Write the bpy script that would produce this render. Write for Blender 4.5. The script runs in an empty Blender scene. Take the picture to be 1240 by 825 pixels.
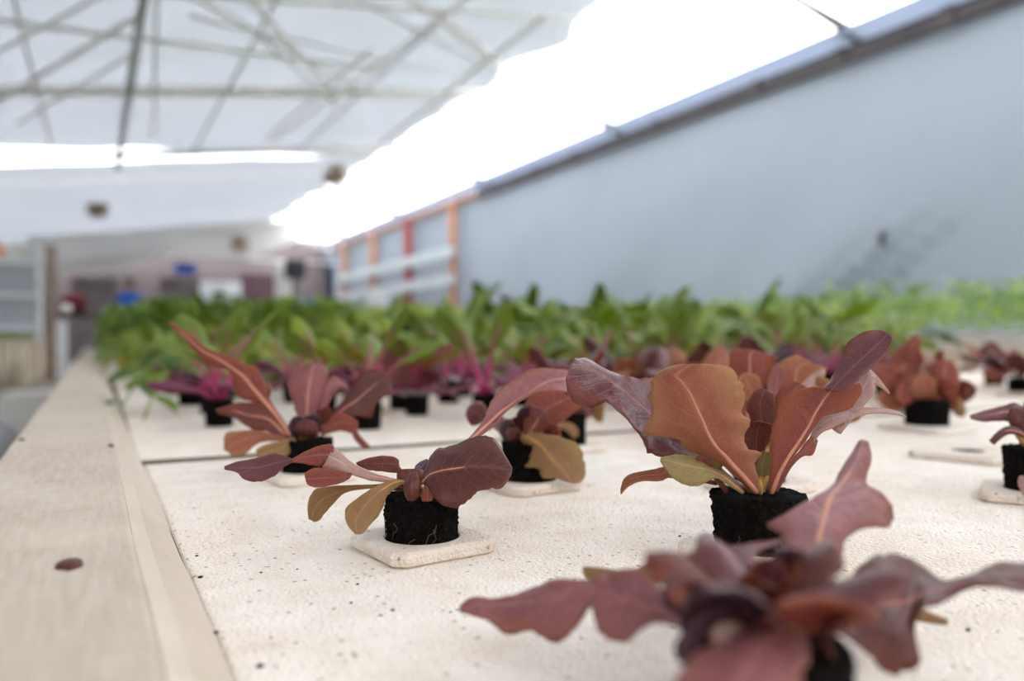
import bpy, bmesh, math, random
from mathutils import Vector, Matrix, noise as mnoise
R = math.radians
C = bpy.context.scene.collection
S = bpy.context.scene

# ------------------------------------------------------------------ camera, world, exposure
FPX = 960.0                                   # focal length in pixels of the 1240 px wide frame
YAW = math.atan2(510, FPX)
H = 0.095                                     # lens height above the foam rafts
cam = bpy.data.cameras.new('camera'); camo = bpy.data.objects.new('camera', cam); C.objects.link(camo)
cam.sensor_width = 36.0; cam.lens = FPX / 1240 * 36.0
camo.location = (0, 0, H); camo.rotation_euler = (R(90), 0, -YAW)
cam.clip_start = 0.01; cam.clip_end = 200
cam.dof.use_dof = True; cam.dof.focus_distance = 0.352; cam.dof.aperture_fstop = 5.0
S.camera = camo
w = bpy.data.worlds.new('overcast_sky'); S.world = w; w.use_nodes = True
bg = w.node_tree.nodes['Background']; bg.inputs[0].default_value = (0.93, 0.97, 1.0, 1); bg.inputs[1].default_value = 2.6
S.view_settings.view_transform = 'Standard'; S.view_settings.look = 'None'
S.view_settings.gamma = 1.0; S.view_settings.use_curve_mapping = False
S.view_settings.exposure = 1.25

FW = Vector((math.sin(YAW), math.cos(YAW), 0)); RT = Vector((math.cos(YAW), -math.sin(YAW), 0)); UP = Vector((0, 0, 1))
CAM = Vector((0, 0, H))
def at(x, y, t):                              # a point of the place at depth t metres, sighted at (x, y) of the photograph
    return CAM + (FW + RT * ((x - 620) / FPX) - UP * ((y - 412.5) / FPX)) * t
def ground(x, y, z=0.0):
    return at(x, y, (H - z) * FPX / (y - 412.5))
def on_cloth(x, y, drop=0.0):                 # on the sloping shade cloth  z = H + 2.36 + 0.14 X
    d = at(x, y, 1.0) - CAM
    t = (2.36 - drop) / (d.z - 0.14 * d.x)
    return CAM + d * t
FLOOR = -0.36

# ------------------------------------------------------------------ materials
def lin(r, g, b):
    f = lambda c: (c / 255) / 12.92 if c / 255 <= 0.04045 else ((c / 255 + 0.055) / 1.055) ** 2.4
    return (f(r), f(g), f(b), 1)
class NT:
    def __init__(s, name):
        s.m = bpy.data.materials.new(name); s.m.use_nodes = True; s.t = s.m.node_tree; s.t.nodes.clear()
        s.out = s.n('ShaderNodeOutputMaterial')
    def n(s, typ, **kw):
        o = s.t.nodes.new(typ)
        for k, v in kw.items():
            if k.startswith('i_'): o.inputs[k[2:].replace('_', ' ')].default_value = v
            else: setattr(o, k, v)
        return o
    def l(s, a, b): s.t.links.new(a, b)
    def math(s, op, a, b=None, c=None):
        o = s.n('ShaderNodeMath', operation=op)
        for i, v in enumerate((a, b, c)):
            if v is None: continue
            if isinstance(v, (int, float)): o.inputs[i].default_value = v
            else: s.l(v, o.inputs[i])
        return o.outputs[0]
    def mix(s, fac, a, b, blend='MIX'):
        o = s.n('ShaderNodeMix', data_type='RGBA', blend_type=blend)
        for sock, v in ((o.inputs[0], fac), (o.inputs[6], a), (o.inputs[7], b)):
            if isinstance(v, (int, float, tuple)): sock.default_value = v
            else: s.l(v, sock)
        return o.outputs[2]
    def ramp(s, fac, stops):
        o = s.n('ShaderNodeValToRGB'); e = o.color_ramp.elements
        while len(e) < len(stops): e.new(0.5)
        for k, (p, c) in enumerate(stops):
            e[k].position = p; e[k].color = c if isinstance(c, tuple) else (c, c, c, 1)
        s.l(fac, o.inputs[0]); return o.outputs[0]
    def noise(s, vec, scale, detail=3, rough=0.5):
        o = s.n('ShaderNodeTexNoise'); o.inputs['Scale'].default_value = scale; o.inputs['Detail'].default_value = detail
        o.inputs['Roughness'].default_value = rough
        if vec is not None: s.l(vec, o.inputs['Vector'])
        return o.outputs['Fac']
    def voro(s, vec, scale, feature='F1'):
        o = s.n('ShaderNodeTexVoronoi', feature=feature); o.inputs['Scale'].default_value = scale
        s.l(vec, o.inputs['Vector']); return o
    def obj(s): return s.n('ShaderNodeTexCoord').outputs['Object']
    def geo(s): return s.n('ShaderNodeNewGeometry').outputs['Position']
    def bump(s, h, strength=0.3, dist=0.001):
        o = s.n('ShaderNodeBump'); o.inputs['Strength'].default_value = strength; o.inputs['Distance'].default_value = dist
        s.l(h, o.inputs['Height']); return o.outputs[0]
    def mapping(s, vec, scale):
        o = s.n('ShaderNodeMapping'); o.inputs['Scale'].default_value = scale; s.l(vec, o.inputs[0]); return o.outputs[0]
    def pbsdf(s, col, rough=0.6, spec=0.3, normal=None, metal=0.0):
        p = s.n('ShaderNodeBsdfPrincipled')
        for key, v in (('Base Color', col), ('Roughness', rough), ('Specular IOR Level', spec), ('Metallic', metal)):
            if isinstance(v, (int, float, tuple)): p.inputs[key].default_value = v
            else: s.l(v, p.inputs[key])
        if normal is not None: s.l(normal, p.inputs['Normal'])
        return p
    def done(s, sh): s.l(sh, s.out.inputs[0]); return s.m

def plain(name, col, rough=0.6, spec=0.3, var=0.12, scale=8.0, metal=0.0):
    k = NT(name); nz = k.noise(k.obj(), scale, 4)
    dk = tuple(c * (1 - var) for c in col[:3]) + (1,); lt = tuple(min(1, c * (1 + var)) for c in col[:3]) + (1,)
    return k.done(k.pbsdf(k.ramp(nz, [(0.3, dk), (0.7, lt)]), rough, spec, None, metal).outputs[0])

def leaf_material(name, base, edge, vein, blotch, rough=0.42, trans=0.3, spec=0.45, bumpy=0.5, blot=0.55):
    k = NT(name)
    uv = k.n('ShaderNodeUVMap').outputs[0]
    sep = k.n('ShaderNodeSeparateXYZ'); k.l(uv, sep.inputs[0])
    u = k.math('ABSOLUTE', k.math('MULTIPLY', k.math('SUBTRACT', sep.outputs[0], 0.5), 2.0)); v = sep.outputs[1]
    nz = k.noise(k.obj(), 75, 5, 0.65); nf = k.noise(k.obj(), 320, 2)
    col = k.mix(k.ramp(nz, [(0.36, 0.0), (0.66, blot)]), base, blotch)
    e = k.math('ADD', k.math('MULTIPLY', u, 0.75), k.math('MULTIPLY', v, 0.3))
    e = k.math('ADD', e, k.math('MULTIPLY', k.math('SUBTRACT', nz, 0.5), 0.5))
    col = k.mix(k.ramp(e, [(0.55, 0.0), (1.0, 0.85)]), col, edge)
    # side veins run from the midrib towards the tip
    sv = k.math('ADD', k.math('SUBTRACT', k.math('MULTIPLY', v, 9.0), k.math('MULTIPLY', u, 2.2)), k.math('MULTIPLY', nz, 0.5))
    d = k.math('ABSOLUTE', k.math('SUBTRACT', k.math('FRACT', sv), 0.5))
    side = k.math('MULTIPLY', k.ramp(d, [(0.0, 1.0), (0.06, 0.0)]), k.ramp(u, [(0.3, 1.0), (0.85, 0.0)]))
    fine = k.ramp(k.voro(k.obj(), 260, 'DISTANCE_TO_EDGE').outputs['Distance'], [(0.0, 0.22), (0.07, 0.0)])
    vn = k.math('MAXIMUM', side, fine)
    col = k.mix(k.math('MULTIPLY', vn, 0.28), col, vein)
    mid = k.ramp(u, [(0.02, 1.0), (0.11, 0.0)])
    col = k.mix(k.math('MULTIPLY', mid, 0.4), col, vein)
    sp = k.ramp(k.voro(k.obj(), 420).outputs['Distance'], [(0.07, 0.5), (0.13, 0.0)])
    col = k.mix(sp, col, tuple(c * 0.45 for c in blotch[:3]) + (1,))
    hgt = k.math('ADD', k.math('MULTIPLY', vn, -0.6), k.math('ADD', k.math('MULTIPLY', nz, 1.6), k.math('MULTIPLY', nf, 0.3)))
    nrm = k.bump(hgt, bumpy, 0.0015)
    p = k.pbsdf(col, rough, spec, nrm)
    tr = k.n('ShaderNodeBsdfTranslucent'); k.l(col, tr.inputs[0]); k.l(nrm, tr.inputs[1])
    mx = k.n('ShaderNodeMixShader'); mx.inputs[0].default_value = trans
    k.l(p.outputs[0], mx.inputs[1]); k.l(tr.outputs[0], mx.inputs[2])
    return k.done(mx.outputs[0])

M = {}
M['tan'] = leaf_material('leaf_tan', lin(178, 112, 86), lin(188, 142, 98), lin(206, 156, 120), lin(152, 84, 76), 0.6, 0.4, 0.25, 0.5)
M['wine'] = leaf_material('leaf_wine', lin(112, 58, 60), lin(128, 66, 56), lin(166, 110, 104), lin(80, 38, 44), 0.33, 0.24, 0.5, 0.3)
M['wine_pale'] = leaf_material('leaf_wine_pale', lin(172, 106, 106), lin(162, 100, 80), lin(214, 166, 158), lin(132, 74, 80), 0.4, 0.35, 0.5, 0.8)
M['rust'] = leaf_material('leaf_rust', lin(158, 80, 66), lin(168, 94, 60), lin(198, 138, 104), lin(124, 56, 54), 0.48, 0.38, 0.4, 0.7)
M['rust_dark'] = leaf_material('leaf_rust_dark', lin(120, 54, 42), lin(142, 70, 50), lin(160, 96, 70), lin(84, 38, 36), 0.4, 0.3, 0.45)
M['maroon'] = leaf_material('leaf_maroon', lin(92, 38, 32), lin(108, 52, 34), lin(146, 88, 60), lin(66, 26, 26), 0.34, 0.2, 0.42, 0.4)
M['olive'] = leaf_material('leaf_olive', lin(166, 128, 82), lin(176, 146, 88), lin(204, 174, 132), lin(170, 116, 92), 0.5, 0.42, 0.35)
M['olive_green'] = leaf_material('leaf_olive_green', lin(160, 138, 78), lin(170, 140, 88), lin(200, 180, 124), lin(136, 106, 66), 0.42, 0.35, 0.5)
M['dusky'] = leaf_material('leaf_dusky', lin(76, 44, 58), lin(96, 58, 66), lin(140, 104, 118), lin(54, 30, 40), 0.26, 0.15, 0.9, 0.9)
M['blush'] = leaf_material('leaf_blush', lin(196, 156, 146), lin(190, 144, 118), lin(228, 202, 192), lin(164, 112, 108), 0.36, 0.35, 0.6, 0.7)
M['chard'] = leaf_material('leaf_chard', lin(126, 52, 84), lin(138, 66, 72), lin(186, 80, 120), lin(96, 44, 60), 0.45, 0.3, 0.4)
M['green_light'] = leaf_material('leaf_green_light', lin(158, 178, 58), lin(178, 190, 72), lin(200, 204, 116), lin(130, 160, 48), 0.42, 0.5, 0.5)
M['green_mid'] = leaf_material('leaf_green_mid', lin(124, 150, 46), lin(146, 164, 60), lin(178, 184, 100), lin(102, 132, 40), 0.38, 0.45, 0.5)
M['green_dark'] = leaf_material('leaf_green_dark', lin(84, 120, 46), lin(104, 134, 50), lin(142, 158, 84), lin(66, 100, 40), 0.38, 0.4, 0.5)
M['green_yellow'] = leaf_material('leaf_green_yellow', lin(180, 176, 62), lin(184, 162, 72), lin(204, 194, 112), lin(160, 148, 58), 0.45, 0.5, 0.4)
M['rib'] = plain('leaf_midrib', lin(196, 130, 104), 0.5, 0.3, 0.1, 60)
M['rib_dark'] = plain('leaf_midrib_wine', lin(164, 100, 92), 0.5, 0.3, 0.1, 60)
M['magenta'] = plain('magenta_stem', lin(176, 56, 104), 0.4, 0.4, 0.15, 40)
M['green_stem'] = plain('green_stem', lin(140, 158, 80), 0.5, 0.3, 0.15, 40)
M['root'] = plain('pale_root', lin(84, 66, 50), 0.7, 0.2, 0.2, 90)
M['crown'] = plain('leaf_crown', lin(186, 142, 70), 0.6, 0.3, 0.3, 200)

def peat():
    k = NT('black_peat'); o = k.obj()
    n1 = k.noise(o, 420, 5, 0.7); n2 = k.noise(o, 900, 2)
    col = k.ramp(n1, [(0.35, lin(8, 7, 7)), (0.6, lin(26, 21, 18)), (0.78, lin(66, 52, 42))])
    return k.done(k.pbsdf(col, 0.95, 0.08, k.bump(k.math('ADD', n1, n2), 1.0, 0.002)).outputs[0])
M['peat'] = peat()

def foam(name, base, warm, speck=True, dirt=0.35):
    k = NT(name); g = k.geo()
    v = k.voro(g, 620); vd = v.outputs['Distance']
    big = k.noise(g, 7, 4); mid = k.noise(g, 34, 4, 0.6)
    col = k.mix(k.ramp(k.math('ADD', k.math('MULTIPLY', big, 0.6), k.math('MULTIPLY', mid, 0.4)), [(0.38, 0.0), (0.64, 1.0)]), base, warm)
    edge = k.voro(g, 760, 'DISTANCE_TO_EDGE').outputs['Distance']
    col = k.mix(k.math('MULTIPLY', k.ramp(edge, [(0.0, 1.0), (0.13, 0.0)]), k.ramp(mid, [(0.4, 0.05), (0.7, 0.5)])), col, lin(186, 162, 142))
    if speck:
        hole = k.voro(g, 210); pick = k.n('ShaderNodeSeparateColor'); k.l(hole.outputs['Color'], pick.inputs[0])
        dot = k.math('MULTIPLY', k.ramp(hole.outputs['Distance'], [(0.12, 1.0), (0.22, 0.0)]), k.ramp(k.math('ADD', pick.outputs[0], k.math('MULTIPLY', mid, 0.5)), [(0.80, 0.0), (0.95, 1.0)]))
        col = k.mix(k.math('MULTIPLY', dot, 0.75), col, lin(96, 74, 62))
        st = k.ramp(k.noise(g, 22, 5, 0.65), [(0.58, 0.0), (0.78, dirt)])
        col = k.mix(st, col, lin(196, 160, 132))
    hgt = k.math('ADD', k.math('MULTIPLY', vd, -1.0), k.math('MULTIPLY', mid, 0.6))
    return k.done(k.pbsdf(col, 0.75, 0.2, k.bump(hgt, 0.75, 0.0012)).outputs[0])
M['foam'] = foam('bead_foam', lin(247, 236, 223), lin(241, 223, 205))
M['collar'] = foam('bead_foam_collar', lin(238, 226, 212), lin(224, 203, 184), True, 0.8)
M['wet_shaded_foam'] = plain('stained_shaded_side', lin(92, 82, 60), 0.7, 0.3, 0.35, 30)  # algae stained sides; the dark tone also puts seam shade into the colour

def painted_wood():
    k = NT('weathered_cream_timber'); g = k.geo()
    gr = k.noise(k.mapping(g, (60, 6, 60)), 6, 5, 0.6); saw = k.noise(k.mapping(g, (8, 260, 30)), 3, 2)
    big = k.noise(g, 14, 4)
    col = k.mix(k.ramp(gr, [(0.35, 0.0), (0.7, 1.0)]), lin(200, 185, 168), lin(184, 166, 147))
    col = k.mix(k.ramp(big, [(0.45, 0.0), (0.75, 0.6)]), col, lin(214, 200, 182))
    col = k.mix(k.ramp(saw, [(0.52, 0.0), (0.72, 0.3)]), col, lin(172, 150, 130))
    return k.done(k.pbsdf(col, 0.7, 0.25, k.bump(k.math('ADD', gr, saw), 0.4, 0.001)).outputs[0])
M['timber'] = painted_wood()
M['liner'] = plain('cream_pond_liner', lin(204, 187, 168), 0.5, 0.35, 0.06, 30)
M['raw_wood'] = plain('pale_board', lin(196, 182, 160), 0.8, 0.2, 0.2, 6)
M['brown_wood'] = plain('brown_frame_timber', lin(176, 122, 90), 0.7, 0.2, 0.2, 6)
M['red_wood'] = plain('red_brown_timber', lin(146, 64, 58), 0.7, 0.2, 0.2, 6)
M['grey_brown'] = plain('grey_brown_timber', lin(150, 130, 118), 0.8, 0.2, 0.2, 6)
M['rail_grey'] = plain('pale_grey_rail', lin(172, 178, 180), 0.6, 0.3, 0.06, 3)
M['nail'] = plain('rusty_nail', lin(86, 40, 36), 0.6, 0.3, 0.2, 300)
M['rail'] = plain('dark_rail', lin(70, 62, 62), 0.5, 0.3, 0.2, 3)
M['pipe'] = plain('galvanised_pipe', lin(176, 176, 180), 0.45, 0.4, 0.12, 4)
M['wire'] = plain('tan_wire', lin(234, 230, 226), 0.5, 0.3, 0.1, 4)
M['white'] = plain('white_plastic', lin(222, 224, 226), 0.5, 0.3, 0.05, 3)
M['white_warm'] = plain('off_white_paint', lin(214, 208, 200), 0.6, 0.3, 0.08, 3)
M['grey_panel'] = plain('grey_panel', lin(176, 178, 182), 0.6, 0.3, 0.06, 3)
M['concrete'] = plain('concrete', lin(140, 130, 120), 0.85, 0.2, 0.2, 2)
M['mauve'] = plain('mauve_wall', lin(122, 111, 112), 0.7, 0.2, 0.2, 0.8)
M['dark_mauve'] = plain('dark_mauve_panel', lin(104, 78, 86), 0.7, 0.2, 0.15, 1.5)
M['black'] = plain('black_rubber', lin(34, 34, 38), 0.6, 0.3, 0.2, 5)
M['dark_red'] = plain('dark_red_cloth', lin(92, 34, 40), 0.7, 0.2, 0.2, 5)
M['blue'] = plain('blue_plastic', lin(48, 84, 160), 0.5, 0.3, 0.12, 3)
M['blue_shirt'] = plain('blue_shirt_cloth', lin(44, 92, 176), 0.8, 0.1, 0.15, 12)
M['orange'] = plain('orange_tray', lin(222, 148, 84), 0.6, 0.3, 0.1, 3)
M['skin'] = plain('skin', lin(150, 104, 80), 0.6, 0.3, 0.06, 12)
M['hair'] = plain('dark_hair', lin(36, 28, 26), 0.6, 0.3, 0.2, 30)
M['trouser'] = plain('dark_trousers', lin(52, 54, 66), 0.8, 0.1, 0.15, 12)
M['fan_brown'] = plain('dusty_fan_motor', lin(150, 130, 108), 0.6, 0.3, 0.2, 10)
M['soil'] = plain('soil_crumb', lin(46, 36, 32), 0.9, 0.1, 0.3, 400)

def sheet(name, col, trans, transp=0.0, fold=0.0, rough=0.7):
    k = NT(name); nz = k.noise(k.geo(), 1.3, 4)
    c = k.ramp(nz, [(0.3, tuple(x * 0.95 for x in col[:3]) + (1,)), (0.7, col)])
    p = k.pbsdf(c, rough, 0.15)
    tr = k.n('ShaderNodeBsdfTranslucent'); k.l(c, tr.inputs[0])
    mx = k.n('ShaderNodeMixShader'); mx.inputs[0].default_value = trans
    k.l(p.outputs[0], mx.inputs[1]); k.l(tr.outputs[0], mx.inputs[2]); sh = mx.outputs[0]
    if transp > 0:
        tp = k.n('ShaderNodeBsdfTransparent'); m2 = k.n('ShaderNodeMixShader'); m2.inputs[0].default_value = transp
        k.l(sh, m2.inputs[1]); k.l(tp.outputs[0], m2.inputs[2]); sh = m2.outputs[0]
    return k.done(sh)
M['curtain'] = sheet('grey_blue_curtain', lin(130, 136, 145), 0.11)
M['side_curtain'] = sheet('pale_side_curtain', lin(176, 178, 182), 0.15)
M['cloth'] = sheet('white_shade_cloth', lin(204, 206, 210), 0.44, 0.04)
M['valance'] = sheet('off_white_swag_cloth', lin(222, 219, 214), 0.36)
M['film'] = sheet('clear_roof_film', lin(245, 248, 252), 0.7, 0.84)
M['lip'] = sheet('blue_white_film_strip', lin(158, 168, 192), 0.2, 0.0)
def water():
    k = NT('nutrient_water'); nz = k.noise(k.geo(), 20, 2)
    return k.done(k.pbsdf(lin(34, 38, 30), 0.08, 0.5, k.bump(nz, 0.1, 0.002)).outputs[0])
M['water'] = water()

# ------------------------------------------------------------------ helpers
def mesh_obj(name, verts, faces, mats, parent=None, loc=(0, 0, 0), uv=None, smooth=True, fmat=None):
    me = bpy.data.meshes.new(name); me.from_pydata([tuple(v) for v in verts], [], faces)
    for m in (mats if isinstance(mats, (list, tuple)) else [mats]): me.materials.append(m)
    if uv is not None:
        ul = me.uv_layers.new(name='UVMap')
        for lp in me.loops: ul.data[lp.index].uv = uv[lp.vertex_index]
    if fmat: me.polygons.foreach_set('material_index', fmat)
    if smooth: me.polygons.foreach_set('use_smooth', [True] * len(me.polygons))
    me.update()
    o = bpy.data.objects.new(name, me); C.objects.link(o); o.location = loc
    if parent is not None: o.parent = parent
    return o
def tag(o, label=None, cat=None, group=None, kind=None):
    if label: o['label'] = label
    if cat: o['category'] = cat
    if group: o['group'] = group
    if kind: o['kind'] = kind
    return o
def thing(name, loc, label, cat, group=None, rz=0.0):
    o = bpy.data.objects.new(name, None); C.objects.link(o); o.location = loc; o.rotation_euler.z = rz
    o.empty_display_size = 0.02
    return tag(o, label, cat, group)
class MB:                                     # collects boxes, bars and tubes into one mesh
    def __init__(s): s.v = []; s.f = []
    def box(s, x0, y0, z0, x1, y1, z1):
        b = len(s.v)
        s.v += [Vector((x, y, z)) for z in (z0, z1) for y in (y0, y1) for x in (x0, x1)]
        for q in ((0, 2, 3, 1), (4, 5, 7, 6), (0, 1, 5, 4), (2, 6, 7, 3), (0, 4, 6, 2), (1, 3, 7, 5)): s.f.append([b + i for i in q])
        return s
    def tube(s, pts, rad, n=8, cap=True):
        pts = [Vector(p) for p in pts]; b = len(s.v); m = len(pts)
        rad = rad if isinstance(rad, (list, tuple)) else [rad] * m
        side = None
        for i, p in enumerate(pts):
            d = (pts[min(i + 1, m - 1)] - pts[max(i - 1, 0)])
            d = d.normalized() if d.length > 1e-9 else Vector((0, 0, 1))
            if side is None:
                side = d.cross(Vector((0, 0, 1)) if abs(d.z) < 0.9 else Vector((1, 0, 0))).normalized()
            side = (side - d * side.dot(d)).normalized(); up = side.cross(d)
            for k in range(n):
                a = 2 * math.pi * k / n
                s.v.append(p + (side * math.cos(a) + up * math.sin(a)) * rad[i])
        for i in range(m - 1):
            for k in range(n):
                s.f.append([b + i * n + k, b + i * n + (k + 1) % n, b + (i + 1) * n + (k + 1) % n, b + (i + 1) * n + k])
        if cap:
            s.f.append([b + k for k in range(n)][::-1]); s.f.append([b + (m - 1) * n + k for k in range(n)])
        return s
    def build(s, name, mat, parent=None, smooth=False, bevel=0.0, loc=(0, 0, 0)):
        o = mesh_obj(name, [v - Vector(loc) for v in s.v] if parent is None else s.v, s.f, mat, parent, loc if parent is None else (0, 0, 0), smooth=smooth)
        if bevel > 0:
            bm = o.modifiers.new('bevel', 'BEVEL'); bm.width = bevel; bm.segments = 2; bm.limit_method = 'ANGLE'
        return o
def boxo(name, x0, y0, z0, x1, y1, z1, mat, parent=None, bevel=0.0):
    return MB().box(x0, y0, z0, x1, y1, z1).build(name, mat, parent, False, bevel)
def copy_tree(o, parent=None):
    c = o.copy(); C.objects.link(c)
    if parent is not None: c.parent = parent
    for ch in o.children: copy_tree(ch, c)
    return c
def cr(p0, p1, p2, p3, t):
    return 0.5 * ((2 * p1) + (p2 - p0) * t + (2 * p0 - 5 * p1 + 4 * p2 - p3) * t * t + (3 * p1 - p0 - 3 * p2 + p3) * t ** 3)
def resample(pts, n):
    m = len(pts); out = []
    for i in range(n):
        s = i / (n - 1) * (m - 1); k = min(int(s), m - 2); t = s - k
        out.append(cr(pts[max(k - 1, 0)], pts[k], pts[k + 1], pts[min(k + 2, m - 1)], t))
    return out

def loft(sections, nu=9, dens=4, blister=0.0006, ruffle=0.001, seed=0, v0=0.0):
    """Leaf surface through rows of (left edge, midrib, right edge) points; returns verts, faces, uvs, material ids."""
    V, F, UV, MI = [], [], [], []
    for si, (rows, mi) in enumerate(sections):
        nv = (len(rows) - 1) * dens + 1
        Ls, Ms, Rs = (resample([r[j] for r in rows], nv) for j in range(3))
        b = len(V); grid = []
        for i in range(nv):
            L, Mi, Rr = Ls[i], Ms[i], Rs[i]
            for j in range(nu):
                u = -1 + 2 * j / (nu - 1)
                g_ = Mi + (L + Rr - 2 * Mi) * (0.5 * u * u) + (Rr - L) * (0.5 * u)
                if nu > 5 and abs(u) > 0.7 and 0.08 < i / nv < 0.97:
                    g_ = g_ + (Rr - L) * (0.045 * u * abs(u) * (mnoise.noise(Vector((i * 0.9 + seed * 5, u * 2, seed))) + 0.6 * mnoise.noise(Vector((i * 0.35, u, seed + 9)))))
                grid.append(g_)
        for i in range(nv):
            for j in range(nu):
                p = grid[i * nu + j]
                a = grid[i * nu + min(j + 1, nu - 1)] - grid[i * nu + max(j - 1, 0)]
                c = grid[min(i + 1, nv - 1) * nu + j] - grid[max(i - 1, 0) * nu + j]
                n = a.cross(c); n = n.normalized() if n.length > 1e-12 else Vector((0, 0, 1))
                u = abs(-1 + 2 * j / (nu - 1)); v = i / (nv - 1)
                wd = (Ls[i] - Rs[i]).length; k = min(1.0, wd / 0.012)
                q = Vector((p.x * 160 + seed * 3.1, p.y * 160, p.z * 160))
                dsp = mnoise.noise(q) * blister * (1 - abs(u - 0.5)) + mnoise.noise(q * 0.45 + Vector((7, 1, 3))) * ruffle * u * u
                V.append(p + n * dsp * k); UV.append((0.5 + 0.5 * (-1 + 2 * j / (nu - 1)), v0 + (1 - v0) * v))
        for i in range(nv - 1):
            for j in range(nu - 1):
                F.append([b + i * nu + j, b + i * nu + j + 1, b + (i + 1) * nu + j + 1, b + (i + 1) * nu + j]); MI.append(mi)
    return V, F, UV, MI

def leaf_obj(parent, sections, mats, nu=9, dens=4, blister=0.0006, ruffle=0.001, rib=None, rib_r=0.0007, thick=0.0005, seed=0, name='leaf', label=None, rib_mat=None):
    o0 = parent.location
    secs = [([(a - o0, b - o0, c - o0) for a, b, c in rows], mi) for rows, mi in sections]
    V, F, UV, MI = loft(secs, nu, dens, blister, ruffle, seed)
    o = mesh_obj(name, V, F, mats, parent, uv=UV, fmat=MI)
    sm = o.modifiers.new('thickness', 'SOLIDIFY'); sm.thickness = thick; sm.offset = 0
    if label: o['label'] = label
    if rib is not None:
        rows = secs[rib][0]; pts = resample([r[1] for r in rows], (len(rows) - 1) * 3 + 1)[:-2]
        m = len(pts)
        MB().tube(pts, [rib_r * (1 - 0.75 * i / (m - 1)) for i in range(m)], 6).build('midrib', rib_mat or M['rib'], o, True)
    return o

# traced leaf: rows of px (Lx,Ly, Mx,My, Rx,Ry, depth of midrib in cm, dL, dR in cm)
def tr(rows, d0, d1, dl=0.6, dr=0.6, bow=0.0, scale=0.01):
    out = []; n = len(rows) - 1
    for i, r in enumerate(rows):
        s = i / n; t = (d0 + (d1 - d0) * s + bow * 4 * s * (1 - s)) * scale
        k = min(1.0, math.hypot(r[0] - r[4], r[1] - r[5]) / 60.0)
        out.append((at(r[0], r[1], t + dl * scale * k), at(r[2], r[3], t), at(r[4], r[5], t + dr * scale * k)))
    return out

# ------------------------------------------------------------------ the greenhouse shell
WX = 6.0                                      # the long curtain wall on the right
WTOP = H + 0.43 * WX
def grid_sheet(name, fn, nx, ny, mat, parent=None, thick=0.0):
    V = [fn(i / nx, j / ny) for j in range(ny + 1) for i in range(nx + 1)]
    F = [[j * (nx + 1) + i, j * (nx + 1) + i + 1, (j + 1) * (nx + 1) + i + 1, (j + 1) * (nx + 1) + i] for j in range(ny) for i in range(nx)]
    o = mesh_obj(name, V, F, mat, parent)
    if thick:
        m = o.modifiers.new('thickness', 'SOLIDIFY'); m.thickness = thick; m.offset = 0
    return o
tag(boxo('floor', -6, -4, FLOOR - 0.1, 7, 24, FLOOR, M['concrete']), kind='structure')
def curtain_fn(a, b):
    y = -4 + 27.0 * a; z = FLOOR + (WTOP - FLOOR) * b
    q = y * 0.7 + z * 1.0
    sag = 0.09 * math.sin(q * 2.4) * (1 - b) ** 1.5 + 0.03 * math.sin(y * 1.7 + 0.6)
    bell = math.exp(-((y - 4.75 + (z - 0.62) * 1.4) / 0.55) ** 2) * max(0.0, 1 - b * 1.7) ** 1.0
    crease = 0.15 * bell * math.sin((y + 1.4 * z) * 17)
    for yc, wd, am in ((6.3, 0.45, 0.11), (8.2, 0.6, 0.12), (3.4, 0.3, 0.06)):
        crease += am * math.exp(-((y - yc + (z - 0.62) * 1.2) / wd) ** 2) * max(0.0, 1 - 1.4 * b) ** 1.5
    return Vector((WX + sag * 0.6 + crease, y, z))
wr = tag(grid_sheet('wall_right', curtain_fn, 320, 30, M['curtain']), kind='structure')
tag(grid_sheet('wall_left', lambda a, b: Vector((-5.5 + 0.03 * math.sin(a * 70), -4 + 27 * a, FLOOR + (2.4 - FLOOR) * b)), 90, 6, M['side_curtain']), kind='structure')
tag(boxo('wall_back', -5.6, -4.1, FLOOR, 6.1, -4.0, 3.0, M['grey_panel']), kind='structure')
tag(boxo('wall_front', -5.6, 22.9, FLOOR, 6.1, 23.0, 3.0, M['mauve']), kind='structure')
# gable roof of clear film: ridge above X = 3.95, long slope down to the left
def roof_fn(a, b):
    x = -5.6 + (WX + 0.1 + 5.6) * a; y = -4.1 + 27.2 * b
    z = 3.22 + (x - 3.95) * 0.11 if x < 3.95 else 3.22 - (x - 3.95) * (3.22 - WTOP - 0.12) / (WX - 3.95)
    return Vector((x, y, z))
roof = tag(grid_sheet('ceiling', roof_fn, 60, 40, M['film']), kind='structure')
# rafters of the right-hand roof slope
for y in (0.8, 4.7, 8.2, 12.0, 16.0, 20.0):
    MB().tube([(3.95, y + 0.02, 3.17), (5.3, y, 2.90), (WX - 0.03, y, WTOP + 0.07)], [0.02, 0.035, 0.06], 8).build('rafter', M['rail'], roof, True)
MB().tube([(3.95, -4, 3.17), (3.95, 22.8, 3.17)], 0.03, 8).build('ridge_pipe', M['pipe'], roof, True)
tag(grid_sheet('trim_1', lambda a, b: Vector((WX - 0.05 - 0.30 * b, -4 + 26.8 * a, WTOP + 0.03 + 0.055 * b)), 40, 2, M['lip']), kind='structure')
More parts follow.
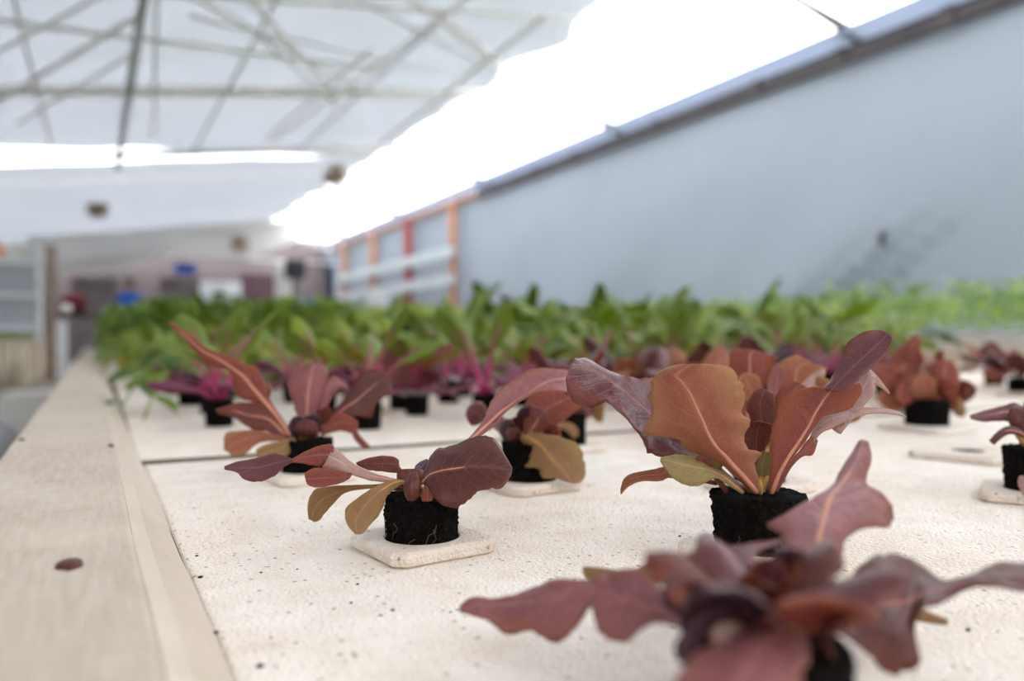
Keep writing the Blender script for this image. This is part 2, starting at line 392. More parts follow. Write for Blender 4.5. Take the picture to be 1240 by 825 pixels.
# dark top rail of the curtain wall with its clamps
rl = thing('curtain_rail', (WX - 0.06, 9.0, WTOP - 0.03), 'long dark rail clamping the top edge of the grey blue curtain wall', 'rail')
MB().box(-0.05, -13, -0.085, 0.04, 3.4, 0.045).build('bar', M['rail'], rl)
MB().box(-0.04, 3.4, -0.055, 0.04, 13.0, 0.035).build('bar', M['brown_wood'], rl)
for y in (-6.6, -5.2, -4.2, -3.2, -1.6, 0.2, 1.3, 2.6):
    MB().box(-0.07, y, -0.10, -0.035, y + 0.12, 0.05).build('clamp', M['rail'], rl)
tg = at(1067, 289, 1.0) - CAM; tg = CAM + tg * ((WX - 0.06) / tg.x)
tgo = MB().tube([tg + Vector((0.05, 0, 0.07)), tg + Vector((0, 0, 0.02)), tg + Vector((-0.01, -0.01, -0.06))], [0.016, 0.03, 0.02], 8).build('curtain_knot', M['rail'], None, True, loc=tuple(tg))
tag(tgo, 'small dark knot of cord tied in the middle of the curtain wall', 'knot')

# ------------------------------------------------------------------ shade cloth overhead
def cloth_panel(y0, y1, name, label, seed):
    def fn(a, b):
        y = y0 + (y1 - y0) * b; e = 4.06 - 0.16 * abs(math.sin(y * 1.9 + seed)) - 0.08 * math.sin(y * 4.7 + seed)
        x = -5.3 + (e + 5.3) * a
        if seed < 2: q_ = min(1.0, max(0.0, (a - 0.60) / 0.28)); y += 0.75 * b * q_ * q_ * (3 - 2 * q_)
        z = H + 2.36 + 0.14 * x - 0.05 * (1 - math.cos((y - y0) * 2 * math.pi / 2.45)) * 0.5 - 0.03 * math.sin(x * 2.1 + seed) * (0.4 + 0.6 * b)
        return Vector((x, y, z + mnoise.noise(Vector((x * 1.3, y * 1.3, seed))) * 0.03))
    o = grid_sheet(name, fn, 60, max(10, int((y1 - y0) * 8)), M['cloth'], None, 0.003)
    return tag(o, label, 'shade cloth')
cloth_panel(-2.0, 10.85, 'shade_cloth', 'big white shade cloth stretched overhead, nearest the camera', 1.0)
cloth_panel(11.9, 22.0, 'shade_cloth', 'far white shade cloth beyond the bright gap in the ceiling', 2.3)
# pipes that run the length of the house under the cloth
for x, r_, lb in ((0.30, 0.035, 'thick grey pipe running overhead, leftmost under the shade cloth'), (1.12, 0.014, 'thin grey pipe running overhead beside the thick one'),
              (2.42, 0.014, 'thin grey pipe running overhead nearest the open roof edge')):
    z = H + 2.36 + 0.14 * x - 0.19
    o = MB().tube([(x, -1.5, z), (x, 11.5 if x < 0.5 else 10.5, z)], r_, 8).build('roof_pipe', M['pipe'], None, True, loc=(x, 4, z)); tag(o, lb, 'pipe')
for i, (y, r_, lb) in enumerate(((5.6, 0.022, 'tan cross beam under the cloth, nearest'), (7.85, 0.05, 'tan cross beam under the cloth, second along'), (10.65, 0.05, 'tan cross beam at the near side of the bright ceiling gap'),
             (12.3, 0.02, 'thin cross beam at the far side of the bright ceiling gap'))):
    pts = [(x, y, H + 2.36 + 0.14 * x - 0.17) for x in (-5, -2, 0, 2, 3.8)]
    tag(MB().tube(pts, r_, 8).build('cross_beam', M['wire'], None, True, loc=(0, y, 2.4)), lb, 'beam')
wires = [((-40, 20), (460, 84)), ((310, 40), (462, 178)), ((395, -20), (618, 96)), ((470, -22), (640, 110)), ((-20, 72), (150, -20)), ((12, -20), (62, 176)), ((-30, 140), (165, 20)), ((190, -10), (186, 165)),
         ((205, -20), (440, 110)), ((660, 20), (455, 178)), ((230, 20), (560, 96)), ((590, -20), (330, 172)), ((285, -20), (420, 130)), ((450, 60), (320, 170)), ((20, 150), (170, 60)), ((520, 10), (640, 100))]
def wire_label(i):
    order = sorted(range(len(wires)), key=lambda k: wires[k][0][0] + wires[k][1][0])
    names = ['leftmost', 'second from the left', 'third from the left', 'fourth from the left', 'fifth from the left', 'sixth from the left', 'seventh from the left', 'eighth from the left',
             'eighth from the right', 'seventh from the right', 'sixth from the right', 'fifth from the right', 'fourth from the right', 'third from the right', 'second from the right', 'rightmost']
    return 'slim pale line of brace wire and truss shadow under the cloth, ' + names[order.index(i)]
for i, (a, b) in enumerate(wires):  # tubes stand in for truss shadows through the cloth, besides real wires
    dr = 0.22 + 0.012 * (i % 5)
    o = MB().tube([on_cloth(*a, dr), on_cloth((a[0] + b[0]) / 2, (a[1] + b[1]) / 2, dr + 0.02), on_cloth(*b, dr)], 0.014 if i % 3 else 0.02, 6).build('brace_line', M['wire'], None, True, loc=tuple(on_cloth(*a, dr)))
    tag(o, wire_label(i), 'wire', 'brace wires and truss shadows under the cloth')
# swagged valance at the far end
def valance_fn(a, b):
    x = 5.3 * a - 1.1; s = a * 2.05
    drop = 0.52 + 0.34 * abs(math.sin(math.pi * s)) ** 0.8
    z = H + 2.36 + 0.14 * x - 0.13 - drop * b - 0.05 * math.sin(b * 9) * math.sin(math.pi * s) ** 2
    return Vector((x + 0.02 * math.sin(b * 20), 18.6 + 0.16 * math.sin(b * 7 + a * 3) * math.sin(math.pi * s) - 0.55 * b, z))
tag(grid_sheet('swag_valance', valance_fn, 60, 24, M['valance'], None, 0.004), 'off white cloth hanging in two swags across the far end', 'cloth')

# circulation fans hung from the roof
def fan(px, py, t, rad, face, label, cord=True):
    p = at(px, py, t); rt = thing('hanging_fan', p, label, 'fan', None, face)
    ring = lambda r, y: [(r * math.cos(2 * math.pi * k / 24), y, r * math.sin(2 * math.pi * k / 24)) for k in range(25)]
    g = MB()
    for y in (-0.06, 0.06): g.tube(ring(rad, y), 0.008, 6, False); g.tube(ring(rad * 0.6, y * 1.3), 0.005, 6, False)
    for k in range(10):
        a = 2 * math.pi * k / 10; c, s = math.cos(a) * rad, math.sin(a) * rad
        g.tube([(0, -0.08, 0), (c * 0.6, -0.078, s * 0.6), (c, -0.06, s), (c, 0.06, s), (c * 0.6, 0.078, s * 0.6)], 0.004, 5, False)
    g.build('guard', M['fan_brown'], rt, True)
    MB().tube([(0, -0.02, 0), (0, 0.03, 0), (0, 0.14, 0)], [0.05, 0.075, 0.06], 14).build('motor', M['fan_brown'], rt, True)
    for k in range(5):
        a = 2 * math.pi * k / 5 + 0.4; V = []
        for i in range(5):
            r_ = 0.04 + (rad * 0.9 - 0.04) * i / 4; wd = 0.02 + 0.045 * math.sin(math.pi * (0.15 + 0.7 * i / 4))
            for sg in (-1, 1):
                V.append((r_ * math.cos(a) - sg * wd * math.sin(a), sg * 0.03, r_ * math.sin(a) + sg * wd * math.cos(a)))
        b = mesh_obj('blade', V, [[2 * i, 2 * i + 1, 2 * i + 3, 2 * i + 2] for i in range(4)], M['fan_brown'], rt)
        m = b.modifiers.new('thickness', 'SOLIDIFY'); m.thickness = 0.004
    if cord:
        top = H + 2.36 + 0.14 * p.x - p.z
        MB().tube([(0, 0.03, rad * 0.2), (0, 0.03, top)], 0.008, 6).build('hanger', M['wire'], rt, True)
fan(408, 216, 9.0, 0.15, 0.5, 'brown round fan hanging by the bright roof opening')
fan(118, 253, 13.5, 0.17, 0.2, 'small dark fan hanging above the far swag cloth on the left')
fan(290, 296, 16.0, 0.19, 0.3, 'dusty fan hanging in front of the far swag cloth')

# ------------------------------------------------------------------ timber frame along the far part of the curtain wall
fr = thing('timber_frame', (WX - 0.2, 13.2, FLOOR), 'brown timber frame with white rails against the far curtain wall', 'frame')
for y, wd, mt in ((0.0, 0.16, 'brown_wood'), (2.3, 0.26, 'red_wood'), (4.6, 0.24, 'brown_wood'), (7.0, 0.24, 'brown_wood')):
    MB().box(-0.05, y - wd / 2, 0, 0.05, y + wd / 2, WTOP - FLOOR - 0.09).build('post', M[mt], fr, False, 0.008)
for z in (1.55, 2.05):
    MB().box(-0.12, -0.2, z - 0.10, -0.05, 7.2, z + 0.10).build('rail', M['rail_grey'], fr, False, 0.01)

# ------------------------------------------------------------------ the bed: kerb, water, foam rafts
kb = thing('timber_kerb', (0, 3.5, FLOOR), 'long weathered cream timber kerb along the left side of the bed', 'kerb')
Y0, Y1 = -1.2, 9.0
def prism(name, prof, y0, y1, mat, parent=None, loc=(0, 0, 0), ny=2, bevel=0.0, wob=0.0):
    V, F = [], []; n = len(prof); L = Vector(loc)
    for j in range(ny):
        y = y0 + (y1 - y0) * j / (ny - 1)
        for (x, z) in prof:
            V.append(Vector((x + wob * mnoise.noise(Vector((y * 9, x * 30, 3))), y, z + wob * 0.5 * mnoise.noise(Vector((y * 7, x * 40, 9))))) - L)
    for j in range(ny - 1):
        for k in range(n):
            F.append([j * n + k, j * n + (k + 1) % n, (j + 1) * n + (k + 1) % n, (j + 1) * n + k])
    F.append(list(range(n))[::-1]); F.append([(ny - 1) * n + k for k in range(n)])
    return mesh_obj(name, V, F, mat, parent, tuple(loc) if parent is None else (0, 0, 0), smooth=False)
o = prism('top_board', [(-0.051, -0.012), (0.0145, -0.012), (0.0145, 0.0185), (0.0125, 0.020), (-0.0495, 0.020), (-0.051, 0.0185)], Y0, Y1, M['timber'], kb, kb.location, 200, 0, 0.0012)
o = prism('side_board', [(-0.045, FLOOR), (-0.015, FLOOR), (-0.015, -0.0125), (-0.045, -0.0125)], Y0, Y1, M['timber'], kb, kb.location)
o = prism('liner_edge', [(0.0147, -0.03), (0.034, -0.03), (0.0350, 0.0008), (0.0315, 0.0036), (0.0265, 0.0085), (0.021, 0.0148), (0.0147, 0.0182)], Y0, Y1, M['liner'], kb, kb.location, 260, 0, 0.0014)
o['label'] = 'pale cream liner lapped over the inner edge'
def nail_head(p, r_, name='nail', mat='nail'):
    V = [Vector((0, 0, 0.0012))]; F = []
    for k in range(12):
        a = 2 * math.pi * k / 12; rr = r_ * (1 + 0.25 * mnoise.noise(Vector((a * 2, p.y * 50, 1))))
        V.append(Vector((rr * math.cos(a), 1.7 * rr * math.sin(a), 0.0008))); V.append(Vector((rr * 1.1 * math.cos(a), 1.87 * rr * math.sin(a), -0.002)))
    for k in range(12):
        a, b = 1 + 2 * k, 1 + 2 * ((k + 1) % 12); F += [[0, a, b], [a, a + 1, b + 1, b]]
    mesh_obj(name, [v + p - kb.location for v in V], F, M[mat], kb)
nail_head(ground(84, 685, 0.02), 0.0040)
nail_head(ground(26, 533, 0.02), 0.0022, 'nail', 'soil')
nail_head(ground(134, 540, 0.02), 0.0016, 'nail', 'soil')
wp = tag(boxo('bed_water', 0.0345, Y0, -0.12, 2.99, Y1, -0.0505, M['water']), 'dark nutrient water under the foam rafts', 'water')
rk = thing('far_kerb', (3.0, 3.5, FLOOR), 'pale kerb board on the right side of the bed behind the green seedlings', 'kerb')
prism('board', [(3.0, FLOOR), (3.06, FLOOR), (3.06, 0.062), (3.0, 0.062)], Y0, Y1, M['liner'], rk, rk.location)
nk = thing('neighbour_kerb', (3.5, 3.5, FLOOR), 'higher grey white kerb of the next bed on the right', 'kerb')
prism('board', [(3.5, FLOOR), (5.6, FLOOR), (5.6, 0.128), (3.5, 0.128)], Y0, Y1, M['white_warm'], nk, nk.location)
HOLE = ground(1172, 547, 0.005)
seams_y = [-0.70, 0.67, 2.03, 3.39, 4.75, 6.11, 7.47, 8.9]
seams_x = [0.036, 1.515, 2.995]
rowname = ['nearest the camera', 'just beyond the first seam', 'third from the front', 'fourth from the front', 'fifth from the front', 'sixth from the front', 'last at the far end']
for j in range(7):
    for i in range(2):
        x0, x1 = seams_x[i] + (-0.0008 if i == 0 else 0.004), seams_x[i + 1] - 0.004; y0, y1 = seams_y[j] + 0.003, seams_y[j + 1] - (0.03 if (i, j) == (0, 1) else 0.003)
        f = MB().box(x0 - (x0 + x1) / 2, y0 - (y0 + y1) / 2, -0.05, x1 - (x0 + x1) / 2, y1 - (y0 + y1) / 2, 0).build('foam_raft', M['foam'], None)
        f.location = ((x0 + x1) / 2, (y0 + y1) / 2, 0)
        f.data.materials.append(M['wet_shaded_foam'])
        for p in f.data.polygons: p.material_index = 1 if abs(p.normal.z) < 0.5 or p.normal.z < -0.5 else 0
        if i == 0 and j == 1: f.rotation_euler.z = -0.011; f.location.y += 0.010; f.location.x += 0.005
        if i == 0 and j == 0:
            cut = bmesh.new(); bmesh.ops.create_cone(cut, cap_ends=True, segments=24, radius1=0.0125, radius2=0.0125, depth=0.2)
            cm = bpy.data.meshes.new('cut'); cut.to_mesh(cm); cut.free(); co = bpy.data.objects.new('cut', cm); C.objects.link(co); co.location = HOLE
            bo = f.modifiers.new('hole', 'BOOLEAN'); bo.object = co; bo.operation = 'DIFFERENCE'; bo.solver = 'EXACT'
            dg = bpy.context.evaluated_depsgraph_get(); me2 = bpy.data.meshes.new_from_object(f.evaluated_get(dg))
            f.modifiers.clear(); f.data = me2; bpy.data.objects.remove(co)
        bv = f.modifiers.new('bevel', 'BEVEL'); bv.width = 0.0025; bv.segments = 3; bv.limit_method = 'ANGLE'
        tag(f, 'cream bead foam raft %s, %s' % (rowname[j], 'by the left kerb' if i == 0 else 'in the right half of the bed'), 'raft')

def collar(p, size, rz, hole, name, label, group=None):
    """square foam collar with a round hole"""
    n = 32; V, F = [], []; h = size / 2; th = 0.0062
    def sq(k, s):
        a = 2 * math.pi * (k + 0.5) / n; c, si = math.cos(a), math.sin(a); q = s / max(abs(c), abs(si))
        return c * q, si * q
    for k in range(n):
        a = 2 * math.pi * (k + 0.5) / n; cx, cy = math.cos(a) * hole, math.sin(a) * hole
        o1 = sq(k, h - 0.0014); o4 = sq(k, h); o2 = sq(k, h); o3 = sq(k, h - 0.0016)
        j = lambda: random.uniform(-0.0003, 0.0003)
        V += [(cx, cy, 0), (cx, cy, th - 0.0008), (cx * 1.05, cy * 1.05, th), (o3[0], o3[1], th + j()), (o2[0] + j(), o2[1] + j(), th - 0.0016), (o4[0], o4[1], 0.0012), (o1[0], o1[1], 0.0)]
    for k in range(n):
        for q in range(7):
            a = k * 7 + q; b = k * 7 + (q + 1) % 7; c = ((k + 1) % n) * 7 + (q + 1) % 7; d = ((k + 1) % n) * 7 + q
            F.append([a, d, c, b])
    o = mesh_obj(name, V, F, [M['collar'], M['peat']], None, (p.x, p.y, 0.0), smooth=False, fmat=[1 if q < 1 else 0 for k in range(n) for q in range(7)]); o.rotation_euler.z = rz  # peat remnants on the hole wall; dark colour also paints the hole's shade
    return tag(o, label, 'collar', group)

# ------------------------------------------------------------------ plants: shared parts
random.seed(11)
def plug_mesh(rt, rb, h, seed, n=28, m=9, fine=0.0):
    V, F = [], []
    for i in range(m + 1):
        s = i / m; r_ = rb + (rt - rb) * s
        for k in range(n):
            a = 2 * math.pi * k / n
            q = Vector((math.cos(a) * 3, math.sin(a) * 3, s * 4 + seed * 7))
            rr = r_ * (1 + 0.05 * mnoise.noise(q * 2.2) + 0.05 * mnoise.noise(q * 6) + 0.045 * fine * mnoise.noise(q * 15)) * (0.965 if i == m else 1)
            V.append(Vector((rr * math.cos(a), rr * math.sin(a), h * s + ((0.0012 * mnoise.noise(q * 5) + 0.0012 * fine * mnoise.noise(q * 13)) if i == m else 0))))
    for i in range(m):
        for k in range(n): F.append([i * n + k, i * n + (k + 1) % n, (i + 1) * n + (k + 1) % n, (i + 1) * n + k])
    prev = m * n
    for fr_ in (0.7, 0.4):
        b = len(V)
        for k in range(n):
            a = 2 * math.pi * k / n
            V.append(Vector((rt * fr_ * math.cos(a), rt * fr_ * math.sin(a), h + 0.0018 * mnoise.noise(Vector((a * 3, fr_ * 9, seed))))))
        for k in range(n): F.append([prev + k, prev + (k + 1) % n, b + (k + 1) % n, b + k])
        prev = b
    V.append(Vector((0, 0, h))); c = len(V) - 1
    for k in range(n): F.append([prev + k, prev + (k + 1) % n, c])
    V.append(Vector((0, 0, 0))); c = len(V) - 1
    for k in range(n): F.append([(k + 1) % n, k, c])
    return V, F
def add_plug(root, rt, rb, h, seed, roots=0, z0=0.0005, fine=False):
    V, F = plug_mesh(rt, rb, h, seed, *((96, 26, 1.0) if fine else (24, 7, 0.0)))
    p = mesh_obj('peat_plug', [v + Vector((0, 0, z0)) for v in V], F, M['peat'], root)
    rnd = random.Random(seed)
    for k in range(roots):
        a = -YAW - math.pi / 2 + rnd.uniform(-1.3, 1.3); pts = []
        z = h * rnd.uniform(0.35, 0.8)
        for i in range(5):
            a += rnd.uniform(-0.16, 0.16); z = max(0.001, z - h * rnd.uniform(0.03, 0.2))
            r_ = (rb + (rt - rb) * z / h) * 1.03
            pts.append((r_ * math.cos(a), r_ * math.sin(a), z + z0))
        MB().tube(pts, 0.00022, 5).build('root', M['root'], p, True)
    return p
Z0 = 0.0
def plant_root(px, py, label, name='red_lettuce', group=None, z=0.0):
    g = ground(px, py, z); return thing(name, (g.x, g.y, 0.0), label, 'lettuce', group)

# ------------------------------------------------------------------ generic leaves, built in the plant's own space
def leaf_rows(L, W, az, e0, e1, base, lobes=0.0, pet=0.3, n=7, twist=0.0, seed=0, tip=0.15):
    rnd = random.Random(seed); p = Vector(base); rows = []; st = L / n
    for i in range(n + 1):
        s = i / n; e = e0 + (e1 - e0) * s ** 1.2
        d = Vector((math.cos(e) * math.cos(az), math.cos(e) * math.sin(az), math.sin(e)))
        side = Vector((-math.sin(az), math.cos(az), 0)); nrm = side.cross(d)
        side = side * math.cos(twist * s) + nrm * math.sin(twist * s)
        if s < pet: wd = 0.09 + 0.10 * s / pet
        else:
            q = (s - pet) / (1 - pet); wd = max(tip if i == n else 0.19, math.sin(math.pi * min(1, 0.10 + 0.86 * q)) ** 0.7)
            wd *= 1 + lobes * (1 if i % 2 else -1) * (1 - q * 0.5)
        wl, wr_ = W * 0.5 * wd * rnd.uniform(0.88, 1.12), W * 0.5 * wd * rnd.uniform(0.88, 1.12)
        cup = nrm * (-0.18 * W * wd) if s >= pet else Vector((0, 0, 0))
        rows.append((p + side * wl - cup, p.copy(), p - side * wr_ - cup))
        p = p + d * st
        az += rnd.uniform(-0.08, 0.08)
    return rows
ZERO = Vector((0, 0, 0))
def generic_leaf(root, rows, mat, seed, nu=7, dens=2, ruffle=0.002, name='leaf', thick=0.0006):
    V, F, UV, MI = loft([(rows, 0)], nu, dens, 0.0008, ruffle, seed)
    o = mesh_obj(name, V, F, [mat], root, uv=UV)
    m = o.modifiers.new('thickness', 'SOLIDIFY'); m.thickness = thick; m.offset = 0
    return o
# ------------------------------------------------------------------ the traced red lettuces
def hero(px, py, label, rt, rb, top, seed, roots=0, coll=None, rz=0.1, size=0.053):
    r = plant_root(px, py, label, z=0.0052)
    t = (H - 0.0052) * FPX / (py - 412.5)
    h = H - (top - 412.5) / FPX * t
    add_plug(r, rt, rb, h, seed, roots, fine=True)
    cv = MB(); rnd = random.Random(seed + 5)
    for k in range(9):
        a = rnd.uniform(0, 6.28); q = rnd.uniform(0, 0.005)
        b = Vector((q * math.cos(a), q * math.sin(a), h - 0.002))
        cv.tube([b, b + Vector((0.002 * math.cos(a), 0.002 * math.sin(a), 0.006)), b + Vector((0.005 * math.cos(a), 0.005 * math.sin(a), 0.009))], [0.0018, 0.0015, 0.0006], 6)
    cv.build('crown', M['crown'], r, True)
    if coll: collar(r.location + Vector((0, 0, 0)), size, rz, max(rb * 1.06, 0.012), 'hole_collar', coll)
    r['t'] = t
    return r, t * 100
Lf = leaf_obj

# main plant -----------------------------------------------------------------
mp, T = hero(918, 663, 'upright red oakleaf lettuce with a broad tan leaf, in sharp focus right of centre', 0.0200, 0.0174, 598, 3, 3,
             'white foam collar under the upright lettuce right of centre', 0.06)
A = tr([(911,597,916,597,921,596), (893,579,900,577,917,577), (873,562,886,562,914,562), (849,552,876,550,922,549), (828,541,867,541,905,543), (820,530,858,527,901,526),
        (778,524,852,513,908,512), (788,507,846,500,897,498), (787,480,836,478,901,477), (793,458,826,463,893,456), (806,447,819,454,881,444), (824,442,838,441,856,441)], T - 0.6, T - 2.2, 0.6, 0.5, -0.2)
Lf(mp, [(A, 0)], [M['tan']], nu=13, rib=0, rib_r=0.0012, seed=1, label='broad tan leaf showing its underside')
B1 = tr([(930,598,934,598,938,597), (932,575,943,574,947,574), (934,557,952,557,957,556), (932,535,966,536,973,535), (936,515,978,517,985,517), (942,497,987,500,998,503),
         (949,482,996,486,1025,496), (966,473,1003,476,1042,475), (988,470,1010,469,1041,464)], T - 0.2, T - 0.8, -0.4, 0.5)
B2 = tr([(994,471,1006,474,1014,474), (1004,462,1015,463,1035,464), (1010,450,1030,448,1050,450), (1018,434,1046,433,1064,438), (1028,414,1060,420,1074,425), (1045,403,1070,411,1080,411), (1066,400,1074,404,1079,406)],
        T - 1.0, T - 0.2, 0.8, -0.6)
Lf(mp, [(B1, 0), (B2, 1)], [M['rust'], M['wine']], nu=13, rib=0, rib_r=0.0013, seed=2, label='upright red leaf with a folded purple tip')
Cc = tr([(975,545,978,548,981,551), (988,513,990,520,991,528), (1000,501,1003,509,1008,519), (1020,497,1022,503,1024,511), (1045,494,1047,498,1050,502), (1070,495,1072,498,1074,501), (1090,500,1093,502,1097,505)], T + 0.6, T + 1.6, 0.8, -0.5)
Lf(mp, [(Cc, 0)], [M['blush']], nu=7, seed=3, label='pale pink leaf pointing right')
D = tr([(936,598,939,598,942,597), (952,566,955,564,958,567), (966,549,969,549,972,553), (975,536,980,541,984,551), (984,528,987,530,990,534)], T, T + 0.7, 0.2, -0.2)
Lf(mp, [(D, 0)], [M['rust']], nu=7, seed=4)
E = tr([(1008,520,1012,523,1018,526), (1022,480,1030,492,1040,499), (1036,460,1046,470,1058,478), (1050,446,1055,455,1060,467), (1062,456,1065,461,1067,470), (1075,473,1076,475,1077,477)], T + 1.0, T + 2.6, 1.0, -0.5)
Lf(mp, [(E, 0)], [M['blush']], nu=7, seed=5, label='pale pointed leaf tip behind the folded leaf')
F_ = tr([(930,560,936,560,942,560), (938,500,946,505,955,505), (940,480,953,485,968,490), (950,465,962,472,975,478), (965,463,971,466,978,470)], T + 1.2, T + 1.4, 0.5, -0.3)
Lf(mp, [(F_, 0)], [M['rust']], nu=7, seed=6)
G = tr([(915,545,920,545,926,545), (908,508,922,512,938,512), (903,490,920,490,940,490), (912,476,924,476,936,478), (921,470,925,471,930,473)], T + 1.4, T + 1.6, 0.4, 0.6)
Lf(mp, [(G, 0)], [M['rust_dark']], nu=9, seed=7)
Hh = tr([(918,575,921,575,924,574), (901,545,916,548,926,545), (899,528,916,530,932,532), (903,516,918,518,938,522), (914,510,922,511,934,514)], T + 0.5, T + 0.4, 0.2, 0.2, 0.2)
Lf(mp, [(Hh, 0)], [M['rust_dark']], nu=9, seed=8, label='dark inner lobe')
I_ = tr([(922,592,926,592,930,591), (912,570,922,572,934,570), (912,556,924,558,938,558), (920,546,928,547,936,549)], T + 0.4, T + 0.6, 0.3, 0.3)
Lf(mp, [(I_, 0)], [M['olive_green']], nu=7, seed=9)
J = tr([(898,595,905,594,908,592), (862,576,868,572,872,566), (830,553,838,541,848,530), (806,553,815,528,828,500), (785,547,797,513,812,480), (776,530,785,500,800,466),
        (757,510,772,490,789,459), (738,489,755,474,772,461), (733,487,744,466,756,457), (716,494,733,457,741,451), (700,490,717,449,723,443), (688,478,703,443,708,437), (684,459,692,441,696,437)],
       T + 0.2, T - 0.6, -0.9, 1.3, 0.8)
Lf(mp, [(J, 0)], [M['wine']], nu=13, rib=0, rib_r=0.0009, seed=10, blister=0.0011, ruffle=0.0022, rib_mat=M['rib_dark'], label='long glossy purple leaf arching left')
K = tr([(898,599,900,597,902,596), (876,584,878,579,880,575), (864,580,862,571,858,565), (845,589,846,567,842,553), (826,586,828,563,826,551), (811,575,812,559,812,552), (800,559,800,556,801,554)], T - 0.6, T - 1.6, -0.5, 0.6)
Lf(mp, [(K, 0)], [M['olive_green']], nu=9, rib=0, rib_r=0.0006, seed=11, label='small olive green lower leaf')
Lw = tr([(868,588,869,586,870,584), (815,579,814,573,812,566), (800,583,798,575,795,568), (778,583,776,577,772,572), (762,589,759,583,757,578), (752,599,752,595,752,592)], T + 0.8, T + 2.2, -0.4, 0.5)
Lf(mp, [(Lw, 0)], [M['tan']], nu=7, seed=12)
P1 = tr([(880,600,882,597,884,595), (862,578,865,576,868,573), (850,562,853,560,857,556), (842,556,845,554,849,551)], T - 0.4, T - 1.0, 0, 0)
Lf(mp, [(P1, 0)], [M['rust']], nu=5, seed=13)
P2 = tr([(896,596,899,595,902,594), (868,578,871,575,874,570), (856,566,868,564,880,560), (862,558,870,557,884,557)], T + 0.3, T + 0.2, 0.1, 0.1)
Lf(mp, [(P2, 0)], [M['olive_green']], nu=7, seed=14)

# plant on the left of the middle, sharp ------------------------------------
lp, T = hero(511, 651, 'low red lettuce left of centre with a dark wine leaf drooping right', 0.0168, 0.0158, 601, 5, 6,
             'square white foam collar under the low lettuce left of centre', 0.12, 0.052)
a_ = tr([(508,584,512,585,514,588), (517,566,520,576,519,590), (522,553,530,572,530,608), (529,545,542,569,548,615), (549,540,556,567,566,607), (568,532,572,566,577,595), (588,528,588,566,592,593),
         (602,534,602,567,608,591), (612,551,612,569,616,581), (620,566,620,570,619,574)], T - 0.8, T - 1.6, 1.6, -0.9, -0.3)
Lf(lp, [(a_, 0)], [M['maroon']], nu=13, rib=0, rib_r=0.0007, seed=21, blister=0.0008, label='dark wine leaf drooping over the peat plug')
b_ = tr([(488,582,489,583,490,585), (474,581,477,585,480,591), (455,590,462,594,468,601), (436,601,449,605,465,612), (421,613,438,618,458,625), (418,625,431,630,449,635), (422,638,431,640,442,644), (430,647,434,647,437,647)],
        T - 1.4, T - 2.6, 0.2, 0.2)
Lf(lp, [(b_, 0)], [M['olive']], nu=11, rib=0, rib_r=0.0006, seed=22, label='olive tan leaf hanging at the front left', rib_mat=M['crown'])
c1 = tr([(352,555,354,557,354,560), (340,551,342,559,343,566), (330,549,330,562,332,576), (315,554,316,566,317,583), (300,557,299,567,298,582), (288,559,286,567,286,572), (272,565,272,567,272,569)], T - 0.4, T + 0.6, 0.6, -0.6)
c2 = tr([(404,540,402,552,391,565), (398,538,392,551,384,565), (385,541,380,552,374,563), (371,547,368,554,363,561), (352,557,352,559,351,560)], T - 0.4, T - 0.4, 0.8, -0.2)
c3 = tr([(490,583,490,585,490,587), (466,577,466,580,465,584), (446,571,447,577,448,582), (425,560,424,567,424,575), (414,549,411,559,405,571), (403,540,398,553,390,566)], T - 0.8, T - 0.5, 1.2, -0.3)
c4 = tr([(426,573,425,577,422,580), (410,571,411,579,412,585), (395,567,393,579,390,590), (380,567,380,580,380,590), (369,573,370,580,372,587)], T - 0.9, T - 0.8, 0.2, -0.4)
Lf(lp, [(c3, 0), (c2, 1), (c1, 2), (c4, 1)], [M['blush'], M['rust'], M['wine'], M['rust']], nu=9, rib=0, rib_r=0.0007, seed=23, label='long twisted red leaf reaching left')
d_ = tr([(490,585,490,587,490,589), (445,587,445,590,444,592), (420,588,421,592,418,597), (398,589,400,600,403,611), (380,594,387,608,394,621), (373,612,379,622,386,631), (374,629,377,630,380,632)], T + 0.2, T + 0.9, 0.3, 0.3)
Lf(lp, [(d_, 0)], [M['olive']], nu=9, seed=24, label='tan leaf drooping to the raft')
e_ = tr([(500,580,501,582,501,584), (484,566,484,570,484,574), (482,556,480,563,478,573), (467,552,465,562,462,571), (450,554,449,562,448,570), (437,558,437,563,440,567), (431,561,432,562,433,563)], T + 0.5, T + 1.2, 0.6, -0.3)
Lf(lp, [(e_, 0)], [M['rust_dark']], nu=9, seed=25, label='small dark red leaf at the back')
f_ = tr([(498,572,501,572,505,572), (490,585,499,584,509,584), (489,596,499,596,508,596), (494,606,499,607,504,605)], T - 1.6, T - 2.0, 0.4, 0.4, -0.3)
Lf(lp, [(f_, 0)], [M['maroon']], nu=7, seed=26)
g_ = tr([(500,598,504,598,508,598), (484,588,497,586,512,584), (481,576,496,575,514,574), (483,569,496,568,512,569)], T - 0.6, T - 0.2, 0.4, 0.4)
Lf(lp, [(g_, 0)], [M['rust_dark']], nu=7, seed=27)
h_ = tr([(506,585,508,585,510,586), (502,568,506,572,511,576), (508,560,512,564,516,568), (517,556,519,558,521,560)], T + 0.4, T + 0.8, 0.3, 0.1)
Lf(lp, [(h_, 0)], [M['dusky']], nu=7, seed=28)
i_ = tr([(515,590,518,590,521,590), (510,598,518,598,526,597), (511,607,518,608,524,606)], T - 1.4, T - 1.7, 0.2, 0.2)
Lf(lp, [(i_, 0)], [M['rust']], nu=7, seed=29)
s_ = tr([(486,590,490,592,494,594), (470,585,472,589,474,594), (456,588,458,592,460,597), (444,596,446,600,450,603)], T - 0.6, T - 0.2, 0.2, 0.2)
Lf(lp, [(s_, 0)], [M['wine']], nu=7, seed=30)
